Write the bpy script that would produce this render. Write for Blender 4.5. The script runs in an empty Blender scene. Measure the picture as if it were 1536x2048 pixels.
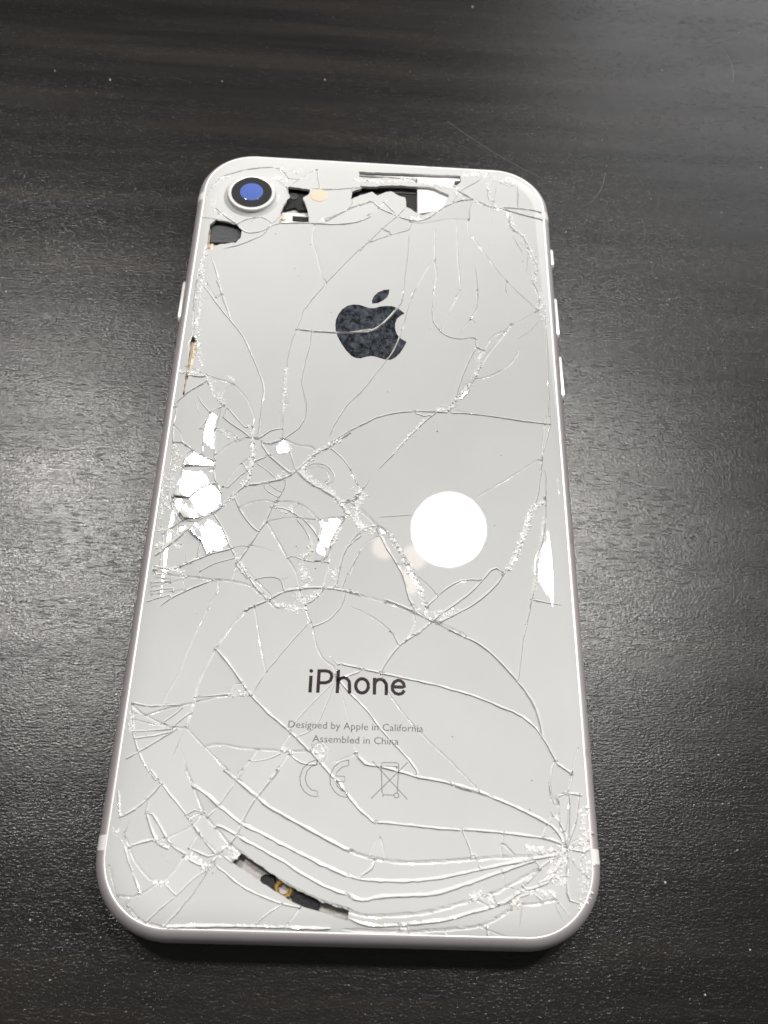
import bpy, bmesh, math, random
import numpy as np
from mathutils import Vector, Matrix
from mathutils.geometry import delaunay_2d_cdt

S = bpy.context.scene
random.seed(7)
MM = 0.001
# ------------------------------------------------------------------ camera
cam_d = bpy.data.cameras.new('camera'); cam = bpy.data.objects.new('camera', cam_d)
S.collection.objects.link(cam); S.camera = cam
CAM = Vector((-2.0165, -68.7963, 130.866)) * MM
cam.location = CAM
cam.rotation_euler = (0.45579, -0.052732, 0.0222002)
cam_d.sensor_fit = 'VERTICAL'; cam_d.sensor_height = 5.6; cam_d.sensor_width = 4.2
cam_d.lens = 1760.31 / 2048 * 5.6
cam_d.clip_start = 0.002; cam_d.clip_end = 20
cam_d.dof.use_dof = True
cam_d.dof.focus_distance = 0.140
cam_d.dof.aperture_fstop = 4.6
# ------------------------------------------------------------------ room light and lamps
W = bpy.data.worlds.new('World'); S.world = W; W.use_nodes = True
W.node_tree.nodes['Background'].inputs[0].default_value = (1.0, 0.985, 0.965, 1)
W.node_tree.nodes['Background'].inputs[1].default_value = 0.12
def lamp(name, loc, target, power, shape='DISK', size=.144, size_y=None, color=(1, .97, .935)):
    d = bpy.data.lights.new(name, 'AREA'); d.shape = shape; d.size = size
    if size_y: d.size_y = size_y
    d.energy = power; d.color = color
    o = bpy.data.objects.new(name, d); S.collection.objects.link(o); o.location = loc
    o.rotation_euler = (Vector(target) - Vector(loc)).to_track_quat('-Z', 'Y').to_euler()
    return o
LAMP = {1: Vector((.202, .704, 1.507)), 2: Vector((-.56, .655, 1.507))}
lamp('ceiling_downlight', LAMP[1], (.0, .0, 0), 10.5)
lamp('second_downlight', LAMP[2], (.0, .0, 0), 13, size=.18)
lamp('third_downlight', (.45, .62, 1.507), (.0, .0, 0), 7)
lamp('window_light', (1.18, 2.0, 1.25), (.06, .1, .6), 10, 'RECTANGLE', 1.5, .85, (.97, .98, 1))
for tgt, power, cone in (((-.010, .098, .007), 150, 4.2), ((-.006, -.085, .007), 95, 4.0)):      # added spots: soft pools at both ends leave the middle as if shadowed
    sd = bpy.data.lights.new('added_pool_spot', 'SPOT'); sd.energy = power; sd.spot_size = math.radians(cone); sd.spot_blend = 1.0; sd.shadow_soft_size = .03; sd.color = (1, .965, .93)
    so = bpy.data.objects.new('added_pool_spot', sd); S.collection.objects.link(so); so.location = (1.3, 1.0, 1.5)
    so.rotation_euler = (Vector(tgt) - so.location).to_track_quat('-Z', 'Y').to_euler()
lamp('small_spot', (.062, .632, 1.507), (0, 0, 0), .035, size=.05, color=(1, .86, .7))
lamp('small_spot', (.132, .640, 1.507), (0, 0, 0), .035, size=.05, color=(1, .86, .7))
S.view_settings.view_transform = 'Standard'; S.view_settings.look = 'None'
S.view_settings.gamma = 1; S.view_settings.use_curve_mapping = False
S.view_settings.exposure = 0.0
S.render.engine = 'CYCLES'
CRACKS = [  # (width, start joined, end joined, centre line), all in millimetres on the phone back
 (0.45,1,1,[(-25.49,49.82),(-25.39,49.73),(-23.3,47.93),(-21.06,48.18),(-19.35,49.42),(-17.6,50.46),(-13.07,50.94),(-10.32,50.99),(-7.11,51.08),(-3.91,51.62),(-0.83,53.39),(-1.27,53.87)]),
 (0.45,1,1,[(-32.26,51.35),(-29.23,50.66),(-25.39,49.73),(-25.27,49.7)]),
 (0.45,0,1,[(-12.21,59.75),(-8.92,59.68),(-4.71,60.33),(-2.61,60.81),(-2.97,60.83)]),
 (0.45,1,1,[(-4.57,60.5),(-4.47,60.03),(-4.76,55.58),(-9.67,51.81),(-8.85,51.69)]),
 (0.45,1,1,[(-0.92,57.31),(-0.94,57.12),(-4.52,55.28),(-8.98,51.7),(-9.37,52.21)]),
 (0.45,0,1,[(-30.25,43.43),(-30.43,41.09),(-30.83,38.77),(-31.06,35.09),(-30.78,29.89),(-31.01,29.86)]),
 (0.33,1,1,[(-11,51.11),(-11,50.79),(-11.24,47.15),(-10.13,43.39),(-8.96,38.28),(-8.13,37.2),(-8.05,37.1)]),
 (0.33,1,1,[(-0.85,47.61),(-0.66,47.47),(-3.62,43.85),(-8.13,37.2),(-10.04,33.99),(-11.81,30.77),(-11.9,30.63)]),
 (0.33,1,1,[(-29.62,53.49),(-29.52,53.4),(-26.75,50.85),(-25.53,50.03),(-25.62,49.66)]),
 (0.33,0,1,[(-23.05,50.21),(-21.37,51.86),(-18.98,50.51),(-19.35,49.42),(-19.39,49.3)]),
 (0.33,1,1,[(-19.06,50.41),(-18.98,50.51),(-17.73,52.13),(-16.44,56.57),(-16.89,59.71),(-16.91,59.83)]),
 (0.33,1,1,[(-25.5,49.66),(-25.39,49.73),(-23.58,51.08),(-21.37,51.86),(-21.25,51.9)]),
 (0.33,1,1,[(-16.71,61.99),(-16.58,61.98),(-14.68,61.81),(-12.45,63.93),(-11.31,64.68),(-11.2,64.75)]),
 (0.33,1,1,[(-11.33,64.8),(-11.31,64.68),(-10.59,60.19),(-10.6,59.59)]),
 (0.33,1,0,[(-14.6,61.9),(-14.68,61.81),(-16.21,60.08)]),
 (0.33,0,1,[(-2.73,64.37),(-2.84,60.8),(-2.84,60.63)]),
 (0.33,1,1,[(-30.79,39.76),(-30.27,39.67),(-29.15,35.5),(-27.32,32.57),(-25.85,29.85),(-26.06,29.71)]),
 (0.33,0,1,[(-29.21,42.05),(-27.66,37.85),(-26.3,33.19),(-25,29.91),(-24.94,29.79)]),
 (0.33,1,1,[(-27.43,32.5),(-27.32,32.57),(-26.3,33.19),(-26.19,33.26)]),
 (0.33,0,1,[(-27.15,43.65),(-23.94,45.06),(-20.54,47.38),(-19.35,49.42),(-19.28,49.53)]),
 (0.33,1,1,[(-32.15,54.44),(-31,58.61),(-29.42,61.29),(-27.43,62.42),(-23.34,64.04),(-18.65,64.42),(-16.58,61.98),(-16.5,61.88)]),
 (0.33,0,1,[(-29.85,58.7),(-29.52,53.4),(-29.51,53.27)]),
 (0.33,0,1,[(-19.39,61.76),(-16.89,59.71),(-16.79,59.62)]),
 (0.45,1,1,[(-2.9,56.26),(-2.79,56.06),(-1.28,57.22),(-0.24,57.12),(1.08,55.66),(3.95,54.15),(6.02,53.28),(8.85,53.15),(11.68,55.42),(12.73,56.54),(12.82,56.63)]),
 (0.45,0,1,[(5.98,56.37),(4.08,53.82),(1.46,50.57),(-1.22,46.88),(-2.42,44.99),(-2.68,45.21)]),
 (0.45,0,1,[(15.4,61.67),(18,59.74),(22.14,57.59),(24.48,57.25),(28.35,55.97),(31.98,55.38)]),
 (0.45,1,1,[(24.43,57.12),(24.5,57.6),(28.43,57.54),(31.83,57.27)]),
 (0.45,1,1,[(12.62,56.46),(12.73,56.54),(14.83,58.09),(16.93,58.95),(18.77,59.09),(18.9,59.1)]),
 (0.33,1,0,[(-2.55,52.25),(-2.67,52.47),(-1.18,53.77),(0.57,55.45),(2.58,58.56)]),
 (0.33,1,1,[(1.58,57.26),(1.83,57.1),(3.94,54.49),(3.74,54.11)]),
 (0.33,1,1,[(-1.34,46.82),(-1.22,46.88),(2.51,48.97),(6.55,50.78),(6.67,52.65),(6.67,52.78)]),
 (0.33,1,1,[(1.34,50.63),(1.46,50.57),(3,49.84),(3.3,49.18)]),
 (0.33,0,1,[(6.57,49.6),(6.24,44.3),(5.7,37.56),(5.5,34.13),(4.56,31.93),(4.23,32.08)]),
 (0.33,0,1,[(11.41,51.98),(11.26,43.68),(11.62,40.49),(11.24,37.62),(10.86,34.48),(10.86,31.13),(11.05,31.12)]),
 (0.33,1,1,[(11.13,43.86),(11.51,43.86),(10.38,42.64),(8.65,38.7),(6.95,34.53),(6.26,31.13),(5.58,27.5),(5.29,27.56)]),
 (0.33,0,1,[(15.54,52.96),(15.54,44.3),(15.84,39.82),(15.67,36.35),(14.02,32.55),(12.29,27.92),(12.53,27.84)]),
 (0.33,1,1,[(17.76,54.28),(17.75,54.15),(17.69,50.74),(19.54,47.87),(22.65,42.21),(24.56,39.46),(26.91,36.48),(29.71,33.26),(29.35,32.98)]),
 (0.33,0,1,[(18.66,43.22),(19.01,36.89),(18.68,33.46),(17.4,30.64),(17.68,30.45)]),
 (0.33,1,0,[(24.58,39.59),(24.56,39.46),(24.23,37.55),(24.91,36.03)]),
 (0.33,0,0,[(26.03,50.68),(27.64,46.46)]),
 (0.33,0,0,[(22.07,55.5),(22.39,53.12)]),
 (0.33,1,1,[(18.66,59.15),(18.77,59.09),(21.88,57.57),(22,57.81)]),
 (0.33,1,0,[(15,58.02),(14.83,58.44),(16.45,61.39),(20.23,64.56),(20.79,65.7)]),
 (0.33,0,1,[(23.4,63.73),(22.41,57.96),(22.33,57.43)]),
 (0.33,0,1,[(21.5,62.5),(21.93,59.33),(22.76,59.19)]),
 (0.33,0,1,[(27.39,63.68),(27.27,57.98),(27.26,57.43)]),
 (0.33,1,1,[(17.62,54.14),(17.88,54.16),(17.94,56.93),(18.77,59.09),(18.82,59.21)]),
 (0.33,1,0,[(28.07,50.55),(27.83,50.47),(28.56,47.18),(28.27,43.89),(27.86,40.64)]),
 (0.33,0,0,[(21.46,48.34),(22.9,49.44)]),
 (0.33,0,0,[(21.79,46.71),(22.95,47.12)]),
 (0.33,1,1,[(6.54,52.66),(6.67,52.65),(8.85,52.47),(13.74,53.85),(17.75,54.15),(17.88,54.16)]),
 (0.72,0,1,[(25.73,55.78),(25.86,52.7),(27.84,50.81),(28.52,48.84),(29.39,45.93),(30.25,43.05),(29.34,40.1),(30.17,37),(29.97,33.58),(29.57,33.23)]),
 (0.45,1,1,[(-30.28,17.79),(-30.91,17.81),(-28.79,16.85),(-26.69,15.9),(-24.62,15.21),(-22.56,14.53),(-20.84,12.77),(-19.32,10.49),(-18.44,7.95),(-18.52,6.42),(-18.53,6.29)]),
 (0.45,1,1,[(-30.33,16.43),(-30.97,16.45),(-29.11,15.75),(-27.35,15.86),(-27.17,16.26)]),
 (0.45,1,1,[(-31.16,9.76),(-31.9,9.78),(-30.61,11.68),(-28.83,13.37),(-26.79,14.82),(-26.45,14.18)]),
 (0.45,1,1,[(-26.93,14.88),(-26.51,14.3),(-25.14,11.73),(-23.67,10.25),(-23.58,10.15)]),
 (0.45,0,1,[(-28.31,12.6),(-27.44,10.81),(-25.7,8.84),(-25.61,8.74)]),
 (0.45,1,1,[(-25.81,8.76),(-25.7,8.84),(-24.08,9.96),(-23.97,10.04)]),
 (0.45,1,1,[(-26.22,5.57),(-27.08,5.69),(-25.99,7.54),(-25.67,8.58),(-25.63,8.7)]),
 (0.45,1,1,[(-23.53,8.02),(-23.43,7.93),(-22.01,6.73),(-20.17,5.56),(-18.77,4.38),(-18.67,4.3)]),
 (0.45,1,1,[(-23.17,9.56),(-22.96,9.77),(-21.25,7.8),(-19.81,6.34),(-18.5,6.16),(-18.37,6.14)]),
 (0.45,1,1,[(-24.23,0.84),(-23.78,0.88),(-22.26,2.69),(-20.44,3.79),(-18.77,4.38),(-17.47,4.2),(-17.34,4.18)]),
 (0.45,1,1,[(-17.56,4.11),(-17.47,4.2),(-15.66,5.81),(-13.75,6.42),(-13.63,6.46)]),
 (0.45,1,1,[(-24.71,5.69),(-24.06,5.61),(-21.84,4.97),(-20.44,3.79),(-20.34,3.7)]),
 (0.45,1,1,[(-16.91,3.89),(-16.99,3.6),(-15.26,3.56),(-13.6,4.41),(-13.49,4.46)]),
 (0.45,1,1,[(-13.73,4.45),(-13.6,4.41),(-12.49,3.96),(-10.94,3.3),(-8.99,3.15),(-7.65,2.23),(-7.74,2.39)]),
 (0.45,1,1,[(0.04,26.86),(-0.07,27.22),(-3.66,26.33),(-7.81,26.21),(-12.79,26.47),(-12.92,26.48)]),
 (0.45,1,1,[(-31,36.31),(-31.02,36.19),(-30.87,30.83),(-30.83,30.7)]),
 (0.45,1,1,[(-30.67,30.25),(-30.91,30.24),(-30.39,24.79),(-30.84,22.79),(-30.38,18.94),(-30.52,14.6),(-30.53,11.95),(-30.34,11.75)]),
 (0.45,1,1,[(-18.53,6.54),(-18.52,6.42),(-18.39,4.9),(-17.47,4.2),(-17.36,4.12)]),
 (0.33,1,1,[(-11.78,30.89),(-11.84,30.75),(-12.79,26.47),(-13.61,23.3),(-13.96,18.55),(-13.82,11.85),(-13.86,7.95),(-13.61,4.53),(-13.6,4.28)]),
 (0.33,1,1,[(-23.64,10.12),(-23.67,10.25),(-24.13,12.58),(-23.16,13.96),(-22.56,14.53),(-22.46,14.62)]),
 (0.33,1,1,[(-29.01,35.51),(-29.72,35.07),(-28.07,32.78),(-25.88,29.69),(-24.05,27.48),(-21.67,24.21),(-19.99,20.67),(-18.59,17.46),(-17.43,14.29),(-17.39,11.12),(-17.44,6.47),(-17.47,4.2),(-17.47,4.07)]),
 (0.33,1,1,[(-27.14,36.53),(-27.52,36.42),(-25.95,32.63),(-24.33,28.04),(-24.54,27.87)]),
 (0.33,1,1,[(-27.26,32.72),(-27.57,32.52),(-26.26,33.35),(-26.14,33.42)]),
 (0.33,1,1,[(-10.18,26.47),(-10.21,25.78),(-10.39,22.93),(-11.04,18.73),(-11.27,15.19),(-10.4,12.05),(-10.21,8.93),(-11.15,6.56),(-13.19,4.68),(-13.5,4.26)]),
 (0.33,1,1,[(-31.02,2.9),(-31.06,3.22),(-31.38,5.71),(-31.28,10.08),(-31.67,10.34)]),
 (0.33,1,1,[(-31.45,6.32),(-31.34,6.22),(-29.94,4.53),(-28.77,1.85),(-28.68,1.74)]),
 (0.33,0,0,[(-28.59,11.27),(-27.23,7.98)]),
 (0.33,1,1,[(5.76,36.35),(5.4,36.37),(5.18,33.82),(3.98,31.25),(1.82,28.35),(0.15,27.03),(-1.78,26.46),(-1.89,26.9)]),
 (0.33,1,1,[(7.81,36.66),(7.78,36.53),(6.68,33.29),(5.97,30.14),(5.05,25.83),(3.89,22.49),(2.84,20.82),(1.12,17.97),(-1.35,13.86),(-1.42,13.75)]),
 (0.33,1,1,[(15.57,37.08),(15.85,37.07),(14.16,33.16),(12.38,27.8),(12.21,28.03)]),
 (0.33,1,0,[(19.12,37.28),(18.89,37.27),(18.66,33.14),(17.61,30.58),(16.33,28.66),(15.82,27.41)]),
 (0.33,1,1,[(11.14,36.89),(11.18,36.76),(10.91,31.08),(11.4,28.96),(12.38,27.5),(13.84,26.53),(15.8,26.2),(17.28,26.6),(18.5,26.37),(18.63,26.35)]),
 (0.33,1,0,[(17.59,30.87),(17.86,30.75),(18.58,29.72)]),
 (0.33,1,1,[(18.5,26.5),(18.5,26.37),(18.58,24.58),(19.67,24.05),(20.04,24.07)]),
 (0.33,1,1,[(16.67,16.44),(16.83,16.32),(17.05,15.48),(15.59,13.71),(15.03,14.11)]),
 (0.33,1,1,[(7.98,11.05),(8.07,10.52),(9.47,10.05),(10.4,10.38),(10.74,10.04)]),
 (0.33,0,1,[(14.62,11.71),(17.19,11.03),(17.19,10.78)]),
 (0.33,0,1,[(30.69,32.67),(30.99,29.28),(30.87,23.25),(30.61,16.84),(30.53,9.71),(30.53,9.58)]),
 (0.33,1,1,[(30.68,11.18),(29.91,11.19),(29.18,6.79),(28.62,3.04),(28.86,3.06)]),
 (0.33,1,1,[(30.56,9.84),(30.53,9.71),(30.07,7.92),(28.73,3.05),(28.74,2.85)]),
 (0.33,0,0,[(29.84,30.9),(27.71,28.46),(25.9,26.83)]),
 (0.45,1,1,[(24.67,29.93),(24.8,29.96),(25.56,30.17),(29.45,33.06),(29.8,33.36)]),
 (0.45,1,1,[(23.84,28.63),(24,28.53),(22.24,27.81),(20.7,25.91),(19.91,24.06),(19.54,24.04)]),
 (0.45,1,1,[(18.71,24.59),(18.46,24.57),(17.18,21.83),(16.16,19.15),(15.41,16.81),(14.9,14.8),(13.93,12.5),(14.14,12.36)]),
 (0.45,1,0,[(17.79,18.08),(18.06,17.96),(19.99,18.37),(22.44,19.81),(24.45,21.68),(25.77,23.83),(25.96,25.33)]),
 (0.45,1,1,[(-1.26,7.52),(-1.14,7.57),(1.58,9.34),(4.58,10.32),(8.06,10.93),(11.34,10.98),(13.68,10.97),(17.42,10.9),(22.1,10.48),(26.78,9.91),(30.53,9.71),(30.66,9.7)]),
 (0.45,1,0,[(11.33,11.11),(11.34,10.84),(9.24,8.68),(6.49,5.31),(4.48,2.56),(3.15,0.94),(2.06,-0.56)]),
 (0.72,1,1,[(24.87,30.08),(24.8,29.96),(23.74,28.21),(21.65,25.07),(20.11,22.6),(18.83,20.18),(17.82,17.81),(16.1,15.43),(14.89,13.67),(13.69,11.94),(13.44,11.1),(13.44,10.84)]),
 (0.33,1,0,[(-1.26,13.96),(-1.35,13.86),(-3.09,11.94),(-5.13,8.17),(-6.07,5.06)]),
 (0.45,1,1,[(0.59,8.69),(0.48,8.61),(-2.44,6.78),(-4.56,5.14),(-6.01,3.81),(-5.68,3.44)]),
 (0.33,1,0,[(28.82,2.65),(28.59,2.68),(27.83,2.5),(24.71,0.21),(19.63,-3.39),(17.38,-5.01)]),
 (0.33,0,0,[(8.39,-8.22),(5.03,-8.57),(2.17,-8.97)]),
 (0.33,1,1,[(5.24,-16.81),(5.4,-16.72),(7.04,-16.77),(7.26,-16.63)]),
 (0.33,1,1,[(8.15,-18.38),(8.21,-18.47),(9.84,-19.77),(11.46,-21.67),(11.54,-21.77)]),
 (0.33,1,0,[(25.58,-21.51),(25.81,-21.56),(27.65,-21.97),(30.42,-22.34)]),
 (0.33,0,1,[(-1.55,-23.79),(1.45,-25.22),(3.52,-26.56),(5.12,-28.03),(4.92,-28.15)]),
 (0.33,1,1,[(2.24,-12.23),(1.79,-12.53),(0.18,-13.89),(-0.92,-15.99),(-1.74,-18.78),(-2.21,-18.62)]),
 (0.33,1,1,[(-2.14,-0.76),(-2.45,-0.9),(-0.87,-3.86),(-1.17,-3.25)]),
 (0.33,1,1,[(28.73,3.18),(28.74,2.98),(27.78,-2.99),(26.87,-6.04),(26.83,-5.86)]),
 (0.45,0,1,[(0.78,-2.4),(-0.49,-4.39),(-0.56,-4.5)]),
 (0.45,1,1,[(2.42,-11.1),(2.22,-10.95),(3.95,-14.49),(5.64,-17.21),(6.6,-19.41),(7.32,-22.33),(8.25,-23.99),(8.03,-24.44)]),
 (0.45,1,1,[(9.76,-23.53),(9.85,-23.44),(11.46,-21.67),(13.09,-20.13),(14.96,-19.05),(18.24,-18.66),(18.46,-18.83)]),
 (0.45,1,1,[(21.89,-17.49),(21.57,-17.26),(20.64,-16.67),(19.69,-16.97),(18.23,-18.91),(16.32,-20.97),(14.45,-22.52),(12.13,-24.31),(10.76,-25.56),(8.27,-27.9),(8.06,-27.64)]),
 (0.45,1,1,[(28.26,0.83),(28.98,0.71),(28.73,-5.68),(28.22,-10.26),(27.15,-14.22),(26.59,-18.05),(25.85,-20.82),(25.39,-23.04),(24.69,-25.47),(24.9,-25.52)]),
 (0.45,1,1,[(-1.67,-13.76),(-1.95,-13.48),(0.09,-11.05),(2.21,-10.42),(2.33,-10.38)]),
 (0.45,1,1,[(-2.31,-6.14),(-2.23,-6.37),(-1.49,-6.88),(-1.38,-6.95)]),
 (0.72,1,1,[(-0.44,-4.27),(-0.49,-4.39),(-1.49,-6.88),(0.49,-8.65),(2.21,-10.42),(3.89,-11.39),(5.36,-13.92),(6.79,-16.15),(8.21,-18.35),(8.92,-20.3),(9.85,-23.2),(9.85,-24.88),(9.68,-25.24)]),
 (0.72,1,1,[(28.91,-4.33),(28.69,-4.32),(27.87,-5.72),(26.63,-6.05),(25.73,-9.31),(24.36,-12.79),(22.8,-15.94),(21.55,-17.77),(21.47,-17.88)]),
 (0.58,1,1,[(21.62,-17.66),(21.55,-17.77),(20.07,-19.83),(17.92,-21.89),(15.81,-23.43),(13.04,-24.99),(11.21,-26.02),(11.34,-25.75)]),
 (0.58,1,1,[(-1.6,-21.37),(-1.63,-21.61),(2.98,-22.76),(7.11,-24.03),(10.76,-25.56),(15.73,-27.61),(15.51,-28.06)]),
 (0.58,1,1,[(-3.08,6.46),(-2.83,6.13),(-4.15,4.99),(-6.33,3.04),(-7.86,2.17),(-9.55,0.27),(-11.01,-1.34),(-12.69,-2.69),(-14.84,-3.43),(-16.35,-3.88),(-18.93,-4.51),(-20.31,-6.06),(-22.07,-8.11),(-23.23,-9.38),(-25.42,-10.92),(-26.95,-12.42),(-28.44,-14.14),(-30.11,-15.84),(-31.24,-16.81)]),
 (0.58,1,1,[(-0.24,-22.09),(-0.13,-21.68),(-5.52,-21.02),(-9.06,-21.28),(-11.32,-21.82),(-12.91,-22.78),(-14.09,-23.49),(-15.87,-24.44),(-16.84,-25.05),(-16.63,-25.23)]),
 (0.72,1,1,[(-11.01,-1.15),(-10.55,-1.57),(-8.89,-3.25),(-7.06,-4.29),(-5.24,-5.32),(-3.64,-6.72),(-2.68,-8.63),(-2.62,-8.75)]),
 (0.72,1,1,[(-3.76,-6.76),(-3.64,-6.72),(-1.9,-6.15),(-0.7,-5.09),(-0.89,-5.02)]),
 (0.45,1,0,[(-2.81,-8.61),(-2.68,-8.63),(-0.57,-9.02)]),
 (0.45,1,1,[(-16.98,3.47),(-16.99,3.78),(-15.37,3.34),(-13.86,4.21),(-13.95,4.38)]),
 (0.45,1,1,[(-16.68,3.72),(-16.7,3.01),(-15.19,1.01),(-13.28,-0.69),(-11.64,-1.88),(-11.55,-1.93)]),
 (0.45,1,1,[(-18.07,4.41),(-18.13,3.98),(-18.11,1.11),(-17.77,-0.15),(-18.41,-2.98),(-19.15,-4.52),(-18.93,-4.71)]),
 (0.45,1,1,[(-12.68,-2.56),(-12.69,-2.69),(-12.78,-4.45),(-13.71,-6.72),(-14.47,-8.23),(-15.15,-10.44),(-16.26,-12.63),(-17.35,-14.8),(-18.07,-16.22),(-18.8,-17.4),(-18.87,-17.51)]),
 (0.45,1,1,[(-20.64,-6.24),(-20.27,-6.55),(-19.19,-8.7),(-17.71,-10.8),(-16.31,-12.04),(-15.92,-12.24)]),
 (0.45,1,1,[(-19.51,-8.35),(-19.24,-8.22),(-17.59,-7.28),(-15.45,-6.81),(-13.9,-7.1),(-12.17,-6.89),(-10.41,-7.05),(-8.82,-7.96),(-7.44,-9.35),(-6.75,-10.04),(-6.47,-11.22),(-6.79,-13.14),(-6.82,-13.27)]),
 (0.45,1,1,[(-14.44,-7.89),(-14.27,-7.97),(-12.52,-8.13),(-10.5,-9.01),(-8.91,-10.14),(-7.52,-11.75),(-6.69,-13.13),(-6.92,-13.09)]),
 (0.45,1,1,[(-15.04,-10.71),(-14.92,-10.66),(-13.03,-9.97),(-10.46,-9.61),(-8.49,-9.88),(-6.54,-9.79),(-4.83,-9.34),(-2.65,-9.24),(-3.17,-9.71)]),
 (0.45,1,1,[(-14.99,-10.56),(-14.92,-10.66),(-13.7,-12.51),(-12.48,-14.57),(-11.27,-16.61),(-10.09,-18.39),(-9.31,-20.62),(-9.12,-21.43)]),
 (0.45,1,1,[(-23.3,-9.27),(-23.23,-9.38),(-21.44,-12.16),(-19.84,-15.37),(-18.59,-17.39),(-17.15,-19.38),(-15.5,-21.55),(-14.15,-22.83),(-13.77,-23.45)]),
 (0.45,1,1,[(-18.26,-18.07),(-17.92,-17.82),(-16.5,-19.58),(-14.91,-21.08),(-13.34,-22.57),(-13.07,-23.02)]),
 (0.45,1,1,[(-19.8,-15.16),(-20.26,-15.39),(-23.31,-16.46),(-25.3,-17.46),(-27.06,-18.45),(-28.87,-18.99),(-31.2,-18.64),(-31.09,-19.44)]),
 (0.45,1,1,[(-31.17,-19.91),(-31.11,-19.31),(-28.11,-20.08),(-25.4,-20.19),(-22.25,-20.5),(-19.75,-20.51),(-16.57,-21.15),(-14.78,-22.63),(-14.49,-22.32)]),
 (0.45,1,0,[(-22.13,-20.44),(-22.25,-20.5),(-24.21,-21.48),(-25.77,-22.21),(-28.24,-23.86),(-29.32,-25)]),
 (0.45,1,1,[(-3.1,-9.13),(-3.07,-9.62),(-3.88,-11.1),(-4.84,-13.52),(-5.37,-15.88),(-6.17,-16.84),(-6.17,-17.04)]),
 (0.45,1,1,[(-31.17,3.04),(-31.04,3.03),(-29.45,2.85),(-27.75,1.64),(-27.25,1.15),(-25.83,0.45),(-24.22,-0.1),(-23.89,-0.08)]),
 (0.45,1,1,[(-27.48,1.2),(-27.28,1.41),(-28.83,-0.47),(-28.91,-0.57)]),
 (0.45,1,1,[(-24.62,5.61),(-24.59,5.48),(-24.04,0.29),(-23.88,-2.25),(-23.21,-4.47),(-22.4,-5.92),(-22.34,-6.03)]),
 (0.45,1,1,[(-26.38,5.51),(-26.39,5.38),(-26.36,1.2),(-26.61,0.69)]),
 (0.45,1,1,[(-28.6,-9.99),(-28.54,-9.87),(-26.97,-6.88),(-25.03,-4.81),(-23.56,-4.24),(-23.18,-4.12)]),
 (0.45,1,1,[(-27.92,-10.8),(-27.79,-10.8),(-25.23,-10.67),(-23.23,-9.38),(-23.12,-9.31)]),
 (0.45,1,1,[(-30.32,-13.29),(-30.66,-13.3),(-29.13,-12.05),(-27.97,-11.04),(-25.42,-10.92),(-25.29,-10.92)]),
 (0.45,1,1,[(-0.89,-12.01),(-0.45,-12.37),(-2.44,-14.35),(-3.37,-17.64),(-3.68,-20.15),(-4.07,-20.84),(-4.13,-21.32)]),
 (0.33,1,1,[(-6.02,3.48),(-5.65,3.07),(-4,1.6),(-2.33,-0.64),(-1.12,-3.36),(-1.08,-3.49)]),
 (0.33,1,1,[(-18.02,1.21),(-18.11,1.11),(-19.94,-0.78),(-21.48,-3.13),(-22.37,-5.18),(-22.82,-5.43)]),
 (0.33,1,1,[(-18.58,-1.62),(-18.74,-1.73),(-20.36,-3.33),(-21.52,-4.89),(-22.25,-4.57)]),
 (0.33,1,1,[(-19.69,-0.33),(-19.52,-0.5),(-18.5,-1.97),(-18.07,-2.07)]),
 (0.33,1,1,[(-17.88,-0.09),(-17.77,-0.15),(-16.14,-1.09),(-14.23,-2.77),(-14.05,-3.29)]),
 (0.33,1,1,[(-17.95,0.01),(-17.57,0.11),(-15.66,1.24),(-15.37,1.46)]),
 (0.33,1,1,[(-16.43,-3.78),(-16.35,-3.88),(-15.13,-5.31),(-13.98,-6),(-13.37,-6.25)]),
 (0.33,1,1,[(-15.54,-3.5),(-15.48,-3.71),(-13.62,-4.99),(-12.97,-5.25)]),
 (0.33,1,1,[(-10.16,-9.52),(-10.22,-9.96),(-8.81,-11.81),(-7.94,-13.66),(-7.83,-15.53),(-8.73,-16.49),(-8.79,-16.77)]),
 (0.33,0,1,[(-10.78,-8.05),(-10.39,-7.3),(-10.23,-7.01)]),
 (0.33,1,1,[(-18.72,-17.69),(-18.99,-17.64),(-17.09,-20.05),(-16.7,-19.76)]),
 (0.33,1,0,[(-17.33,-14.47),(-17.16,-14.55),(-15.43,-14.94),(-13.47,-15.43)]),
 (0.33,1,1,[(-19.98,-15.39),(-19.44,-15.12),(-18.19,-14.83),(-17.33,-15.03),(-17.55,-14.91)]),
 (0.33,1,1,[(-24.44,-19.29),(-23.87,-18.99),(-22.12,-17.78),(-19.27,-16.85),(-18.91,-16.63)]),
 (0.33,1,1,[(-24.03,-20.46),(-23.97,-19.9),(-24.78,-18.35),(-26.29,-17.96),(-26.41,-17.93)]),
 (0.33,1,1,[(-15.97,-20.26),(-15.83,-20.11),(-14.4,-19.71),(-12.3,-19.85),(-11.56,-21.39),(-11.26,-21.94)]),
 (0.33,1,0,[(-12.29,-20.17),(-12.07,-20.06),(-10.85,-19.56)]),
 (0.33,1,1,[(-11.49,-16.49),(-10.88,-16.13),(-9.37,-16.52),(-7.44,-16.9),(-5.21,-16.91),(-4.93,-16.93)]),
 (0.33,1,1,[(-4.83,-13.39),(-4.84,-13.52),(-5.08,-17.25),(-5.75,-20.69),(-5.72,-21.16)]),
 (0.33,1,1,[(-6.78,-13.01),(-6.79,-13.14),(-7.1,-15.26),(-7.24,-16.66),(-7.24,-17.03)]),
 (0.33,1,1,[(-30.88,-19.68),(-30.96,-20.43),(-28.43,-20.77),(-28.39,-21.12)]),
 (0.33,1,1,[(-31.05,-22.06),(-31.25,-21.34),(-28.4,-20.99),(-28.32,-21.31)]),
 (0.33,1,1,[(-31.22,-21.21),(-31.36,-22.01),(-27.98,-21.08),(-25.99,-20.44),(-25.97,-20.04)]),
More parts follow.
